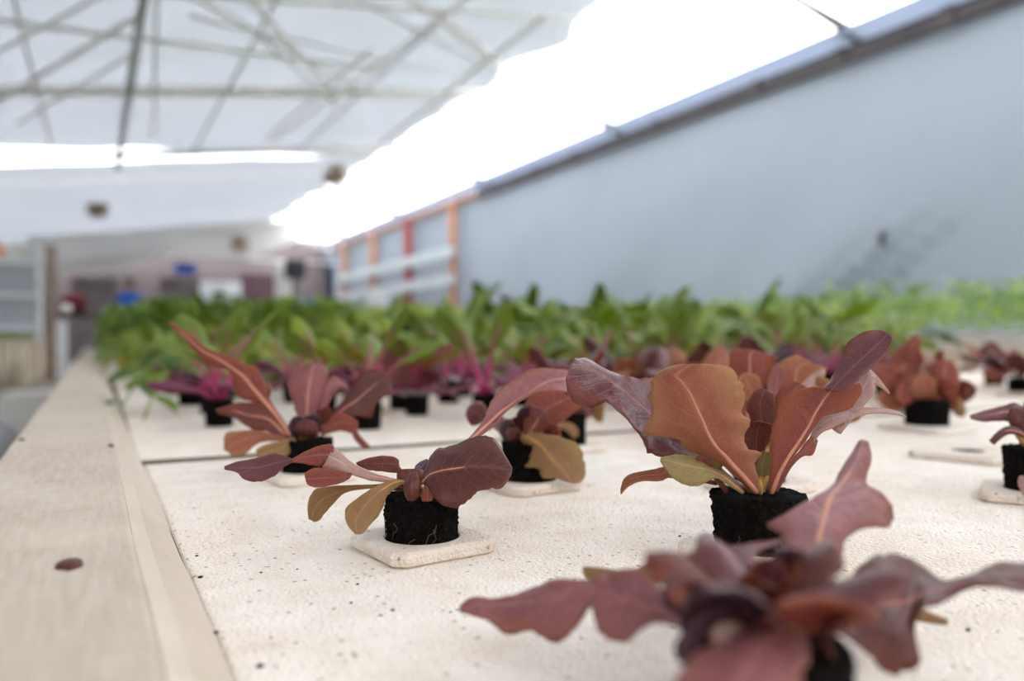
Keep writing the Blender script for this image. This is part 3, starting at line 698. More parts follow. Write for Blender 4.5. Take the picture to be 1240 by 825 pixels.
ca = tr([(508,585,511,585,514,587), (540,557,543,559,546,561), (568,530,571,532,575,534), (585,509,590,515,600,513), (594,487,606,500,612,499), (606,472,624,487,627,484), (620,461,638,478,645,475),
         (638,449,655,467,668,473), (660,446,672,460,690,477), (685,449,690,460,705,487), (700,456,703,466,712,490)], T + 0.4, T + 9.0, 0.8, -0.8, 1.0)
Lf(lp, [(ca, 0)], [M['wine_pale']], nu=11, rib=0, rib_r=0.0012, seed=31, label='long arching leaf reaching back to the right')

# foreground plant ------------------------------------------------------------
fp, T = hero(932, 902, 'blurred red oakleaf lettuce closest to the camera at the bottom right', 0.0174, 0.0160, 784, 9, 2,
             'foam collar under the lettuce closest to the camera', 0.08)
fa = tr([(948,752,954,752,960,752), (962,712,972,712,984,712), (962,687,982,689,1002,695), (950,664,988,664,1019,672), (945,647,993,645,1022,655), (928,634,998,625,1048,640), (960,622,1003,608,1077,637), (986,611,1010,597,1084,617),
         (1004,597,1020,586,1066,597), (1014,580,1030,570,1049,584), (1026,558,1040,552,1055,557), (1039,535,1045,533,1052,536)], T + 1.6, T + 10.0, 0.6, 0.5)
Lf(fp, [(fa, 0)], [M['wine_pale']], nu=13, rib=0, rib_r=0.0011, seed=41, label='tall pointed leaf at the back', rib_mat=M['rib'])
fb = tr([(910,752,910,756,908,762), (868,745,868,755,866,764), (835,738,835,752,830,763), (805,714,806,742,800,757), (775,692,780,735,775,764), (750,692,760,728,748,776), (735,697,742,722,724,764), (718,700,727,717,717,737), (700,703,708,715,702,752),
         (680,706,690,718,688,770), (662,711,670,723,671,779), (643,718,651,728,655,771), (626,724,632,731,640,764), (605,725,612,733,616,769), (588,725,592,734,590,752), (570,726,574,735,570,746), (557,735,557,738,558,742)],
        T + 0.4, T + 6.6, 0.9, -0.6, 0.6)
Lf(fp, [(fb, 0)], [M['wine_pale']], nu=13, rib=0, rib_r=0.0007, seed=42, blister=0.001, ruffle=0.002, label='long lobed leaf reaching left over the raft', rib_mat=M['rib_dark'])
f2 = tr([(900,722,902,728,904,734), (870,703,870,712,870,722), (840,683,842,695,845,712), (812,675,815,690,818,708), (785,682,785,695,785,706), (760,692,755,700,750,708), (734,689,730,695,730,703), (707,687,706,692,709,699)], T + 1.4, T + 7.6, 0.5, 0.2)
Lf(fp, [(f2, 0)], [M['olive']], nu=9, seed=43, label='yellow tan leaf behind the long leaf')
fc = tr([(895,744,904,742,915,740), (868,724,896,720,932,706), (862,707,888,701,922,690), (852,694,880,687,915,672), (806,685,873,673,948,650), (832,676,868,665,908,657)], T + 0.8, T + 4.6, -0.3, 0.6)
Lf(fp, [(fc, 0)], [M['wine']], nu=13, rib=0, rib_r=0.0007, seed=44, ruffle=0.002, label='wide wine red leaf over the heart', rib_mat=M['crown'])
fd = tr([(940,742,942,750,944,758), (962,738,964,748,966,758), (990,730,993,742,994,757), (1010,726,1014,743,1012,766), (1024,708,1034,738,1036,782), (1040,688,1055,735,1060,802), (1060,675,1075,733,1085,818), (1080,669,1092,730,1113,802),
         (1100,675,1104,728,1108,772), (1118,684,1122,717,1112,742), (1140,699,1145,714,1140,731), (1172,697,1173,704,1174,713), (1207,685,1208,698,1208,712), (1240,681,1241,697,1242,717), (1264,690,1265,697,1265,704)],
       T + 0.6, T + 4.2, 1.4, -0.9, 0.4)
Lf(fp, [(fd, 0)], [M['maroon']], nu=13, rib=0, rib_r=0.0007, seed=45, blister=0.001, ruffle=0.0016, label='big dark red leaf reaching right', rib_mat=M['rib_dark'])
f3 = tr([(1040,728,1042,738,1044,746), (1075,730,1078,740,1080,748), (1105,735,1106,744,1108,752), (1130,744,1132,750,1132,756), (1146,750,1147,753,1147,757)], T + 5.2, T + 6.2, 0.4, 0)
Lf(fp, [(f3, 0)], [M['olive']], nu=7, seed=46, label='pale olive leaf tip under the right leaf')
fe = tr([(935,757,955,755,975,757), (880,776,928,780,978,786), (840,796,905,810,972,824), (816,826,886,845,960,865), (806,862,866,888,935,898)], T - 0.6, T - 3.6, 0.3, 0.3)
Lf(fp, [(fe, 0)], [M['wine_pale']], nu=11, seed=47, rib=0, rib_r=0.0007, label='pinkish leaf pointing at the camera', rib_mat=M['rib_dark'])
def curl(px, py, r1, r2, seed, mat, ang=0.0, d=0.0, parent=None, tt=None):
    """small curled heart leaf, cupped towards the light"""
    tt = T if tt is None else tt
    rows = []; ca_, sa = math.cos(ang), math.sin(ang); gl = 0.55 + tt * 0.012; tw = (seed * 0.618) % 1
    for s, wd in ((-1.0, 0.25), (-0.5, 0.8), (0.0, 1.0), (0.5, 0.85), (0.85, 0.5), (1.05, 0.12)):
        cx, cy = px + sa * r2 * s, py - ca_ * r2 * s
        ra, rb2 = 1 + 0.3 * mnoise.noise(Vector((s * 2.3, seed * 1.7, 0))), 1 + 0.3 * mnoise.noise(Vector((s * 2.3, seed * 1.7, 9)))
        rows.append((cx - ca_ * r1 * wd * ra, cy - sa * r1 * wd * ra, cx, cy, cx + ca_ * r1 * wd * rb2, cy + sa * r1 * wd * rb2))
    return Lf(parent or fp, [(tr(rows, tt + d + 0.5 * gl, tt + d - 0.5 * gl, -0.7 * gl * tw, 0.9 * gl * (1 - tw), -0.3 * gl), 0)], [M[mat]], nu=9, seed=seed, ruffle=0.002, blister=0.0012)
curl(822, 726, 20, 25, 51, 'dusky', -0.5, 0.2); curl(850, 722, 24, 18, 52, 'wine', 0.6, 0.0); curl(862, 772, 40, 28, 53, 'dusky', -0.9, -0.6)
curl(890, 780, 26, 30, 54, 'blush', -0.9, -0.8); curl(958, 688, 26, 22, 55, 'dusky', 0.4, 1.6); curl(932, 706, 24, 30, 56, 'wine', 0.2, 1.0); curl(880, 748, 26, 30, 57, 'rust_dark', -0.4, 0.4)
curl(938, 738, 30, 20, 58, 'maroon', 0.8, 0.4); curl(934, 760, 24, 15, 59, 'olive_green', 0.9, -0.2); curl(906, 722, 18, 30, 60, 'rust_dark', 0.1, 0.9); curl(980, 728, 14, 30, 61, 'dusky', 1.4, 0.6); curl(902, 766, 30, 20, 62, 'maroon', -0.6, -0.4)
curl(836, 786, 20, 18, 63, 'dusky', -1.2, -0.4); curl(868, 700, 14, 22, 64, 'rust', 0.3, 1.8); curl(920, 742, 34, 22, 65, 'rust_dark', 0.5, 0.7); curl(992, 796, 20, 18, 66, 'rust_dark', 2.2, -0.4); curl(948, 770, 28, 14, 67, 'maroon', 0.9, -0.2); curl(846, 758, 22, 24, 68, 'dusky', -0.8, 0.1)
h_ = (H - 0.0052) - 0.0
for k in range(6):
    az = k * 1.05 + 0.3
    generic_leaf(fp, leaf_rows(0.032, 0.02, az, R(62), R(-5), (0.003 * math.cos(az), 0.003 * math.sin(az), 0.0275), 0.2, 0.2, 7, 0.4 * (-1) ** k, 600 + k), M[['maroon', 'wine', 'rust_dark', 'dusky', 'rust', 'wine'][k]], 600 + k, 9, 3, 0.003)

# plant in the middle -----------------------------------------------------------
cp, T = hero(640, 581, 'red lettuce in the middle with a yellow tan leaf hanging over its black plug', 0.0177, 0.0165, 536, 13, 1,
             'foam collar under the lettuce with the yellow tan hanging leaf', 0.1)
cb = tr([(634,532,637,532,640,532), (634,506,650,511,662,520), (638,484,660,497,681,511), (655,473,676,488,698,498), (679,473,691,482,706,491)], T - 0.6, T - 0.8, 0.8, -0.4)
Lf(cp, [(cb, 0)], [M['rust']], nu=9, rib=0, rib_r=0.0009, seed=71)
cc = tr([(630,533,634,528,642,524), (640,545,652,537,668,527), (635,557,662,548,691,533), (637,566,670,558,703,542), (651,567,678,566,707,557), (657,579,685,574,709,573), (672,579,688,580,706,581), (685,583,695,586,703,583)], T - 1.6, T - 2.8, 0.4, 0.3)
Lf(cp, [(cc, 0)], [M['olive']], nu=11, rib=0, rib_r=0.0008, seed=72, label='yellow tan lobed leaf hanging over the plug', rib_mat=M['crown'])
for i, (x, y, r1, r2, m_, an, d) in enumerate(((614, 520, 11, 12, 'dusky', 0.2, -0.6), (606, 514, 9, 12, 'blush', -0.5, -0.4), (622, 528, 9, 10, 'wine', 0.5, -0.8), (640, 505, 14, 14, 'dusky', 0.3, -0.2), (652, 505, 16, 10, 'wine_pale', 0.8, -0.5),
        (577, 501, 15, 12, 'wine', -1.0, 0.6), (594, 508, 14, 9, 'dusky', -1.2, 0.2), (628, 518, 12, 14, 'maroon', 0.0, 0.2), (668, 524, 14, 10, 'rust', 1.1, -0.6))):
    curl(x, y, r1, r2, 73 + i, m_, an, d, cp, T)
bp, T = hero(686, 538, 'dark plug with a pale curved leaf, right behind the yellow tan leaf', 0.0168, 0.0160, 502, 14, 0, 'foam collar of the plug behind the yellow tan leaf', 0.1)
be = tr([(668,513,669,516,670,519), (680,511,682,515,682,520), (693,513,692,518,688,524), (700,520,697,524,692,529), (700,528,697,530,694,532)], T - 2.0, T - 2.2, 0.1, 0.1)
Lf(bp, [(be, 0)], [M['olive']], nu=7, seed=85, label='pale curved leaf')
for i, (x, y, r1, r2, m_, an, d) in enumerate(((672, 492, 18, 16, 'rust', -0.4, 0), (700, 492, 20, 14, 'wine_pale', 0.7, 0.4), (688, 484, 14, 18, 'maroon', 0.1, 0.6), (722, 492, 22, 9, 'olive', 1.4, 0.2), (655, 488, 16, 12, 'rust', -1.0, 0.8))):
    curl(x, y, r1, r2, 86 + i, m_, an, d, bp, T)

# plant on the left, soft --------------------------------------------------------
sp, T = hero(372, 571, 'brown red lettuce with a tall spear leaf slanting left, near the kerb', 0.0172, 0.0160, 532, 17, 0,
             'foam collar under the lettuce with the tall spear leaf', 0.1)
la = tr([(350,533,353,531,357,529), (333,510,338,508,343,508), (316,490,321,487,329,487), (290,482,307,471,320,463), (283,470,296,457,311,445), (278,450,284,448,295,440), (258,443,266,436,273,430), (238,428,242,423,247,419), (219,406,222,404,225,401), (203,392,204,391,206,390)],
       T - 0.2, T + 1.0, 0.3, 0.3)
Lf(sp, [(la, 0)], [M['rust']], nu=9, rib=0, rib_r=0.0018, seed=91, label='tall rust red spear leaf')
lb_ = tr([(345,525,346,528,348,531), (322,492,325,508,328,524), (300,487,300,503,303,519), (280,490,280,497,285,507), (262,496,262,498,264,501)], T - 0.4, T + 0.2, 0.6, -0.4)
Lf(sp, [(lb_, 0)], [M['rust_dark']], nu=9, rib=0, rib_r=0.001, seed=92)
lc = tr([(348,530,349,532,350,534), (312,521,312,527,316,536), (290,522,292,534,300,548), (273,526,278,540,287,553), (271,545,276,548,281,552)], T - 0.8, T - 1.2, 0.3, -0.2)
Lf(sp, [(lc, 0)], [M['tan']], nu=9, seed=93)
ld = tr([(357,530,358,533,359,538), (340,534,340,543,345,554), (322,538,324,548,325,557), (310,545,311,550,313,557)], T - 1.4, T - 1.8, 0.2, -0.2)
Lf(sp, [(ld, 0)], [M['olive']], nu=9, seed=94)
le = tr([(366,524,370,524,374,524), (358,496,372,496,385,496), (349,472,374,471,393,470), (352,455,377,453,397,452), (365,441,380,440,391,443)], T, T + 0.8, 0.8, 0.8)
Lf(sp, [(le, 0)], [M['wine_pale']], nu=11, rib=0, rib_r=0.0012, seed=95, label='pinkish cupped centre leaf')
lf = tr([(384,516,387,519,390,523), (411,490,414,497,424,505), (424,470,432,485,449,506), (436,454,447,472,457,487), (452,447,460,462,473,477), (466,453,471,461,475,469)], T - 0.2, T + 0.6, 0.6, -0.4)
Lf(sp, [(lf, 0)], [M['maroon']], nu=11, rib=0, rib_r=0.0009, seed=96, label='dark red leaf leaning right')
lg = tr([(386,522,388,525,390,528), (408,500,410,512,412,522), (422,503,424,513,426,525), (433,509,434,514,433,520)], T - 0.6, T - 0.6, 0.2, 0)
Lf(sp, [(lg, 0)], [M['rust']], nu=7, seed=97)
li = tr([(384,505,386,506,388,508), (392,470,396,475,402,482), (404,455,408,463,412,470), (420,466,421,470,423,473)], T + 0.6, T + 1.4, 0.4, 0)
Lf(sp, [(li, 0)], [M['wine_pale']], nu=7, seed=98)
lh = tr([(425,508,426,510,427,513), (432,522,430,524,427,527), (440,532,437,535,434,538), (448,540,447,542,445,544)], T + 0.2, T - 0.4, 0, 0)
Lf(sp, [(lh, 0)], [M['rust']], nu=5, seed=99)
for i, (x, y, r1, r2, m_, an, d) in enumerate(((362, 518, 13, 14, 'dusky', -0.3, -0.8), (378, 514, 12, 12, 'dusky', 0.4, -0.6), (392, 508, 10, 16, 'rust_dark', 0.3, -0.2), (372, 520, 14, 11, 'wine', 0.1, -1.2), (318, 474, 12, 10, 'tan', -0.8, 1.0))):
    curl(x, y, r1, r2, 100 + i, m_, an, d, sp, T)

# plant at the right -------------------------------------------------------------
rp, T = hero(1122, 515, 'rusty orange lettuce on a black plug towards the right, behind the empty collar', 0.0225, 0.0205, 484, 19, 0,
             'foam collar under the rusty orange lettuce towards the right', 0.1, 0.075)
ra = tr([(1104,484,1108,484,1112,484), (1080,462,1096,464,1108,466), (1077,440,1094,444,1112,448), (1088,422,1102,426,1113,432), (1107,406,1111,408,1115,411)], T, T + 1.5, 0.8, 0.8)
Lf(rp, [(ra, 0)], [M['rust']], nu=9, rib=0, rib_r=0.0016, seed=111)
rb_ = tr([(1130,484,1134,484,1138,484), (1128,462,1142,466,1158,472), (1126,446,1143,450,1162,458), (1132,437,1146,441,1158,444), (1145,435,1150,437,1155,439)], T - 0.6, T - 0.2, 0.5, 0.5)
Lf(rp, [(rb_, 0)], [M['rust']], nu=9, rib=0, rib_r=0.0016, seed=112)
for i, (x, y, r1, r2, m_, an, d) in enumerate(((1084, 462, 16, 24, 'rust', -0.9, -0.4), (1082, 484, 14, 20, 'tan', -1.4, -0.6), (1160, 492, 9, 14, 'olive', 2.7, -1.0), (1118, 470, 16, 18, 'tan', 0.0, -1.4), (1125, 452, 12, 20, 'blush', 0.2, 0.8),
        (1148, 476, 20, 12, 'rust', 1.2, -1.4), (1100, 474, 20, 14, 'rust', -1.0, -1.4), (1166, 474, 14, 16, 'rust_dark', 1.4, 0.4), (1070, 452, 12, 18, 'wine_pale', -1.0, 1.4), (1108, 440, 12, 22, 'rust', -0.2, 1.4), (1134, 446, 10, 22, 'rust_dark', 0.3, 1.6))):
    curl(x, y, r1, r2, 113 + i, m_, an, d, rp, T)

# plant at the right edge ----------------------------------------------------------
ep, T = hero(1253, 594, 'small wine red lettuce cut by the right edge of the picture', 0.0168, 0.0150, 543, 23, 1,
             'grey white foam collar at the right edge beside the empty one', 0.5, 0.056)
ea = tr([(1250,535,1252,537,1254,539), (1243,500,1246,510,1250,520), (1230,488,1233,500,1240,513), (1218,490,1220,499,1224,511), (1205,494,1206,501,1208,510), (1190,498,1191,504,1192,511), (1174,503,1175,505,1176,508)], T - 0.2, T - 0.4, 0.7, -0.5)
Lf(ep, [(ea, 0)], [M['wine']], nu=9, rib=0, rib_r=0.0009, seed=131)
eb = tr([(1248,540,1250,543,1252,546), (1238,522,1240,527,1241,532), (1222,516,1223,521,1225,526), (1209,522,1210,526,1214,530), (1198,533,1200,536,1204,539)], T - 1.2, T - 1.6, 0.4, -0.3)
Lf(ep, [(eb, 0)], [M['maroon']], nu=7, rib=0, rib_r=0.0007, seed=132)
for i, (x, y, r1, r2, m_, an, d) in enumerate(((1252, 505, 16, 28, 'wine', 0.2, 0.3), (1272, 515, 18, 22, 'maroon', 0.9, 0), (1241, 590, 8, 14, 'blush', 2.8, -2.4), (1234, 508, 12, 16, 'maroon', -0.6, -0.8))):
    curl(x, y, r1, r2, 133 + i, m_, an, d, ep, T)
collar(HOLE, 0.07, 0.25, 0.0125, 'hole_collar', 'empty foam collar with a bare hole, towards the right of the raft')

# plant hidden behind the main one ---------------------------------------------------
hp, T = hero(919, 583, 'rust red lettuce directly behind the sharp upright one, its orange leaf showing above', 0.016, 0.015, 556, 29, 0,
             'foam collar just behind the sharp upright lettuce', 0.1)
h1 = tr([(912,552,916,552,920,552), (895,500,905,498,920,496), (886,462,908,460,930,460), (884,430,908,432,938,440), (890,424,914,424,942,434)], T, T + 0.5, 0.6, 0.6)
Lf(hp, [(h1, 0)], [M['rust']], nu=11, rib=0, rib_r=0.0014, seed=141, label='orange red fan shaped leaf')
h2 = tr([(922,552,925,552,928,552), (940,505,958,500,972,500), (942,464,962,468,984,474), (945,438,966,446,995,456), (965,430,982,438,1002,446)], T + 0.6, T + 1.6, 0.6, 0.4)
Lf(hp, [(h2, 0)], [M['tan']], nu=9, rib=0, rib_r=0.0012, seed=142)
h3 = tr([(930,552,932,554,934,556), (962,480,970,480,980,486), (978,458,984,464,992,470), (996,446,998,449,1000,452)], T - 0.4, T + 0.4, 0.4, 0)
Lf(hp, [(h3, 0)], [M['blush']], nu=7, seed=143)
for i, (x, y, r1, r2, m_, an, d) in enumerate(((908, 470, 16, 18, 'tan', -0.4, -0.4), (1000, 480, 24, 16, 'tan', 1.2, 0.4), (1020, 500, 14, 26, 'olive', 1.5, 0.2), (940, 470, 12, 26, 'wine_pale', 0.1, 0.6), (898, 500, 14, 24, 'rust', -0.8, 0.4))):
    curl(x, y, r1, r2, 144 + i, m_, an, d, hp, T)
random.seed(5)
ORD = ['first', 'second', 'third', 'fourth', 'fifth', 'sixth', 'seventh', 'eighth', 'ninth', 'tenth', 'eleventh', 'twelfth', 'thirteenth', 'fourteenth', 'fifteenth', 'sixteenth', 'seventeenth', 'eighteenth', 'nineteenth', 'twentieth']
def nth(i): return ORD[i] if i < 20 else 'twenty ' + ORD[i - 20]
def lettuce(loc, seed, label, size=1.0):
    rnd = random.Random(seed); r = thing('red_lettuce', loc, label, 'lettuce', 'blurred red lettuces behind the sharp ones')
    add_plug(r, 0.0185, 0.0168, 0.03, seed, 0)
    n = rnd.randint(8, 10)
    for k in range(n):
        az = 2 * math.pi * k / n * 1.618 * 2 + rnd.uniform(-0.3, 0.3); f = k / n
        e0 = R(25 + 50 * f); e1 = e0 - R(rnd.uniform(30, 70)) * (1.1 - 0.5 * f)
        mt = rnd.choice(['rust', 'wine', 'wine_pale', 'tan', 'maroon', 'rust', 'wine', 'olive' if f < 0.3 else 'rust', 'dusky' if f > 0.6 else 'tan'])
        rows = leaf_rows(size * rnd.uniform(0.07, 0.10) * (0.75 + 0.25 * math.sin(math.pi * f)), size * rnd.uniform(0.036, 0.05), az, e0, e1, (0.003 * math.cos(az), 0.003 * math.sin(az), 0.029), 0.16, 0.28, 8, rnd.uniform(-0.7, 0.7), seed * 31 + k)
        generic_leaf(r, rows, M[mt], seed + k, 7, 2, 0.004)
    collar(Vector(loc), 0.056, rnd.uniform(-0.1, 0.3), 0.0182, 'hole_collar', label.replace('blurred red lettuce', 'foam collar of the blurred lettuce'), 'foam collars of the back rows')
    return r
spots = [(0.545, 0.60), (0.50, 0.79), (0.64, 0.72), (0.665, 0.90), (0.80, 0.80), (0.96, 0.70), (0.93, 0.92), (1.10, 0.82), (1.27, 0.95), (1.42, 0.80), (1.60, 0.95), (1.72, 0.74), (0.36, 0.98)]
def px_of(x, y):
    d = Vector((x, y, 0)); return 620 + FPX * d.dot(RT) / d.dot(FW)
spots.sort(key=lambda p: px_of(*p))
ordw = ['leftmost'] + [nth(k) + ' from the left' for k in range(1, 7)] + [nth(k) + ' from the right' for k in range(5, 0, -1)] + ['rightmost']
for i, (x, y) in enumerate(spots):
    lettuce((x, y, 0), 200 + i * 3, 'blurred red lettuce, %s of thirteen behind the sharp ones' % ordw[i], random.Random(i).uniform(0.85, 1.1))

# chard seedlings with magenta stems
def chard_proto(seed):
    rnd = random.Random(seed); r = thing('chard_seedling', (0, 0, 0), 'magenta stemmed chard seedling between the red lettuces and the green crowd', 'seedling', 'chard seedlings in the middle rows')
    add_plug(r, 0.0175, 0.016, 0.032, seed, 0)
    for k in range(8):
        az = k * 2.4 + rnd.uniform(-0.4, 0.4); tall = k >= 4
        L = rnd.uniform(0.09, 0.15) if tall else rnd.uniform(0.06, 0.09); e0 = R(rnd.uniform(62, 84)) if tall else R(rnd.uniform(20, 50))
        rows = leaf_rows(L, rnd.uniform(0.024, 0.036), az, e0, e0 - R(rnd.uniform(30, 80)), (0.004 * math.cos(az), 0.004 * math.sin(az), 0.031), 0.05, 0.5 if tall else 0.35, 8, rnd.uniform(-0.8, 0.8), seed * 17 + k)
        mt = rnd.choice(['green_mid', 'green_light', 'green_light', 'green_mid', 'green_light', 'green_yellow', 'green_mid']) if tall else rnd.choice(['chard', 'dusky', 'chard'])
        lf_ = generic_leaf(r, rows, M[mt], seed + k, 5, 2, 0.003)
        m = 7 if tall else 5
        MB().tube([q[1] for q in rows[:m]], [0.0026 * (1 - 0.8 * i / m) + 0.0004 for i in range(m)], 6).build('stem', M['magenta'], lf_, True)
    return r
def green_proto(seed, tall=1.0):
    rnd = random.Random(seed); r = thing('leafy_green', (0, 0, 0), 'leafy green seedling in the crowded green rows beyond the red plants', 'seedling', 'leafy green seedlings in crowded rows')
    add_plug(r, 0.0175, 0.016, 0.03, seed, 0)
    for k in range(15):
        az = k * 2.4 + rnd.uniform(-0.4, 0.4); f = k / 15
        L = 0.165 * rnd.uniform(0.7, 1.35) * (0.6 + 0.6 * f); e0 = R(rnd.uniform(38, 74) + 12 * f)
        rows = leaf_rows(L, rnd.uniform(0.034, 0.054), az, e0, e0 - R(rnd.uniform(60, 160)), (0.004 * math.cos(az), 0.004 * math.sin(az), 0.029), rnd.choice([0.1, 0.3, 0.4]), 0.52, 9, rnd.uniform(-0.9, 0.9), seed * 13 + k)
        mt = rnd.choice(['green_light', 'green_mid', 'green_light', 'green_dark', 'green_yellow', 'green_light', 'green_yellow', 'green_mid'])
        lf_ = generic_leaf(r, rows, M[mt], seed + k, 5, 2, 0.004)
        MB().tube([q[1] for q in rows[:6]], [0.0022 * (1 - 0.14 * i) for i in range(6)], 5).build('stem', M['magenta'] if rnd.random() < 0.4 else M['green_stem'], lf_, True)
    return r
def place(proto, used, x, y, s, rz, tilt=0.0):
    o = proto if proto.name not in used else copy_tree(proto)
    used.add(proto.name); o.location = (x, y, 0.0); o.scale = (s, s, s); o.rotation_euler = (0, 0, rz)
    return o
used = set(); rnd = random.Random(77)
cps = [chard_proto(300 + i * 11) for i in range(5)]; gps = [green_proto(400 + i * 11) for i in range(7)]
fixed = [(0.367, 0.95), (0.262, 0.825), (0.126, 0.93), (0.14, 1.10), (0.396, 0.88)]
n = 0
for x, y in fixed:
    if (x, y) == (0.396, 0.88): x = 0.43
    o = place(cps[n % 5], used, x, y, 0.9, n * 1.3); o['label'] = 'magenta stemmed chard seedling right behind the sharp plants, ' + ['fourth', 'third', 'first', 'second', 'fifth'][n] + ' from the left'; n += 1
taken = fixed + spots
greens = []; ch_ = []
j = 0; y = 1.0
while y < 5.2:
    x = 0.13 + (0.07 if j % 2 else 0)
    while x < 2.92:
        px, py = x + rnd.uniform(-0.012, 0.012), y + rnd.uniform(-0.012, 0.012)
        edge = 1.24 + 0.22 * x
        if py < edge:
            if px_of(px, py) < 1085 and all((px - a) ** 2 + (py - b) ** 2 > 0.10 ** 2 for a, b in taken) and py > 0.98 and x < 2.3:
                ch_.append((px, py))
        elif not (x < 0.95 and y > 3.05) and px_of(px, py) < 1085:
            greens.append((px, py))
        x += 0.14
    y += 0.122; j += 1
ch_ = [('a', p) for p in fixed] and ch_
rows_ = {}
for p in ch_: rows_.setdefault(int((p[1] - 0.94) / 0.122 + 0.0), []).append(p)
for ri, rk in enumerate(sorted(rows_)):
    for ci, p in enumerate(sorted(rows_[rk], key=lambda q: px_of(*q))):
        o = place(cps[n % 5], used, p[0], p[1], rnd.uniform(0.85, 1.05), rnd.uniform(0, 6.28)); n += 1
        o['label'] = 'magenta stemmed chard seedling, %s from the left in the %s chard row' % (nth(ci), nth(ri))
front = []
greens.sort(key=lambda p: p[0] ** 2 + p[1] ** 2)
for i, (x, y) in enumerate(greens[:300]):
    s = min(1.28, max(0.72, 0.72 + 0.34 * (math.hypot(x, y) - 1.35))) * (0.70 + 0.30 * min(1.0, x / 1.1)) * rnd.uniform(0.88, 1.12)
    o = place(gps[(i * 5 + int(rnd.random() * 7)) % 7], used, x, y, s, rnd.uniform(0, 6.28))
    if y < 1.24 + 0.22 * x + 0.122: front.append((px_of(x, y), o))
front.sort(key=lambda p: p[0])
for k, (q, o) in enumerate(front): o['label'] = 'leafy green seedling along the front edge of the green crowd, %s from the left' % nth(k)
# trailing stems that hang over the raft beside the kerb
t_ = thing('trailing_green', ground(236, 490), 'green plant with long stems trailing down to the raft beside the kerb', 'seedling')
add_plug(t_, 0.017, 0.016, 0.028, 501)
for k, (pts, mt) in enumerate((([(240, 468, 1.16), (228, 440, 1.13), (204, 446, 1.05), (184, 480, 0.98), (164, 542, 0.90)], 'green_mid'), ([(238, 468, 1.16), (214, 430, 1.12), (186, 440, 1.06), (166, 462, 1.02), (146, 496, 0.98)], 'green_dark'),
                        ([(240, 468, 1.16), (250, 430, 1.18), (232, 410, 1.16), (204, 412, 1.12), (180, 424, 1.1)], 'green_light'))):
    P = resample([at(*p) - t_.location for p in pts], 13)
    st = MB().tube(P, [0.0026 - 0.0012 * i / 12 for i in range(13)], 6).build('stem', M['green_stem'], t_, True)
    for i in range(3, 13, 2):
        d = (P[min(i + 1, 12)] - P[i - 1]); az = math.atan2(d.y, d.x) + (0.9 if i % 4 == 1 else -0.9)
        generic_leaf(st, leaf_rows(0.055, 0.026, az, R(10), R(-70), P[i], 0.1, 0.2, 6, 0.3, k * 9 + i), M[mt], i, 5, 2)

# crowded canopies that nobody could count: one object each
def canopy(name, x0, x1, y0, y1, z0, ztop, count, mats, label, seed, size=(0.022, 0.042)):
    rnd = random.Random(seed); V, F, MI, UV = [], [], [], []
    for k in range(count):
        x, y = rnd.uniform(x0, x1), rnd.uniform(y0, y1)
        ht = ztop(x, y) + 0.035 * mnoise.noise(Vector((x * 6, y * 6, seed)))
        z = z0 + (ht - z0) * (1 - rnd.random() ** 2 * 0.85)
        az = rnd.uniform(0, 6.28); e = rnd.uniform(-0.5, 1.1); L = rnd.uniform(*size) * 1.3; W = L * rnd.uniform(0.32, 0.5)
        d = Vector((math.cos(e) * math.cos(az), math.cos(e) * math.sin(az), math.sin(e))); s = Vector((-math.sin(az), math.cos(az), rnd.uniform(-0.4, 0.4))) * W
        p = Vector((x, y, z)); b = len(V); dn = Vector((0, 0, -0.25 * L))
        V += [p, p + d * L * 0.45 + s + dn * 0.2, p + d * L * 0.5 + dn * 0.4, p + d * L * 0.45 - s + dn * 0.2, p + d * L + dn]
        UV += [(0.5, 0), (0, 0.5), (0.5, 0.5), (1, 0.5), (0.5, 1)]
        m = int(min(len(mats) - 1, max(0, (mnoise.noise(Vector((x * 4, y * 4, 5 + seed))) * 0.9 + 0.5 + rnd.uniform(-0.3, 0.3)) * len(mats))))
        F += [[b, b + 2, b + 1], [b, b + 3, b + 2], [b + 1, b + 2, b + 4], [b + 2, b + 3, b + 4]]; MI += [m] * 4
    o = mesh_obj(name, V, F, [M[q] for q in mats], None, uv=UV, fmat=MI)
    return tag(o, label, 'plants', None, 'stuff')
canopy('herb_crop', 0.05, 1.0, 3.1, 8.6, 0.05, lambda x, y: 0.245 + 0.012 * (y - 3) + 0.05 * min(1, (x - 0.05) / 0.25) - 0.05, 16000, ['green_dark', 'green_dark', 'green_mid', 'green_mid', 'green_light'],
       'dense dark green herb crop at the far left of the bed', 1)
canopy('green_crop', 0.95, 2.95, 4.5, 8.6, 0.08, lambda x, y: 0.30, 12000, ['green_mid', 'green_light', 'green_yellow'], 'crowded green crop at the far right of the bed', 2)
canopy('neighbour_crop', 3.55, 5.5, 0.4, 9.0, 0.13, lambda x, y: 0.35 + 0.04 * math.sin(x * 5 + y * 3), 17000, ['green_dark', 'green_mid', 'green_dark', 'green_light', 'green_mid'], 'green crop on the next bed in front of the curtain wall', 3)

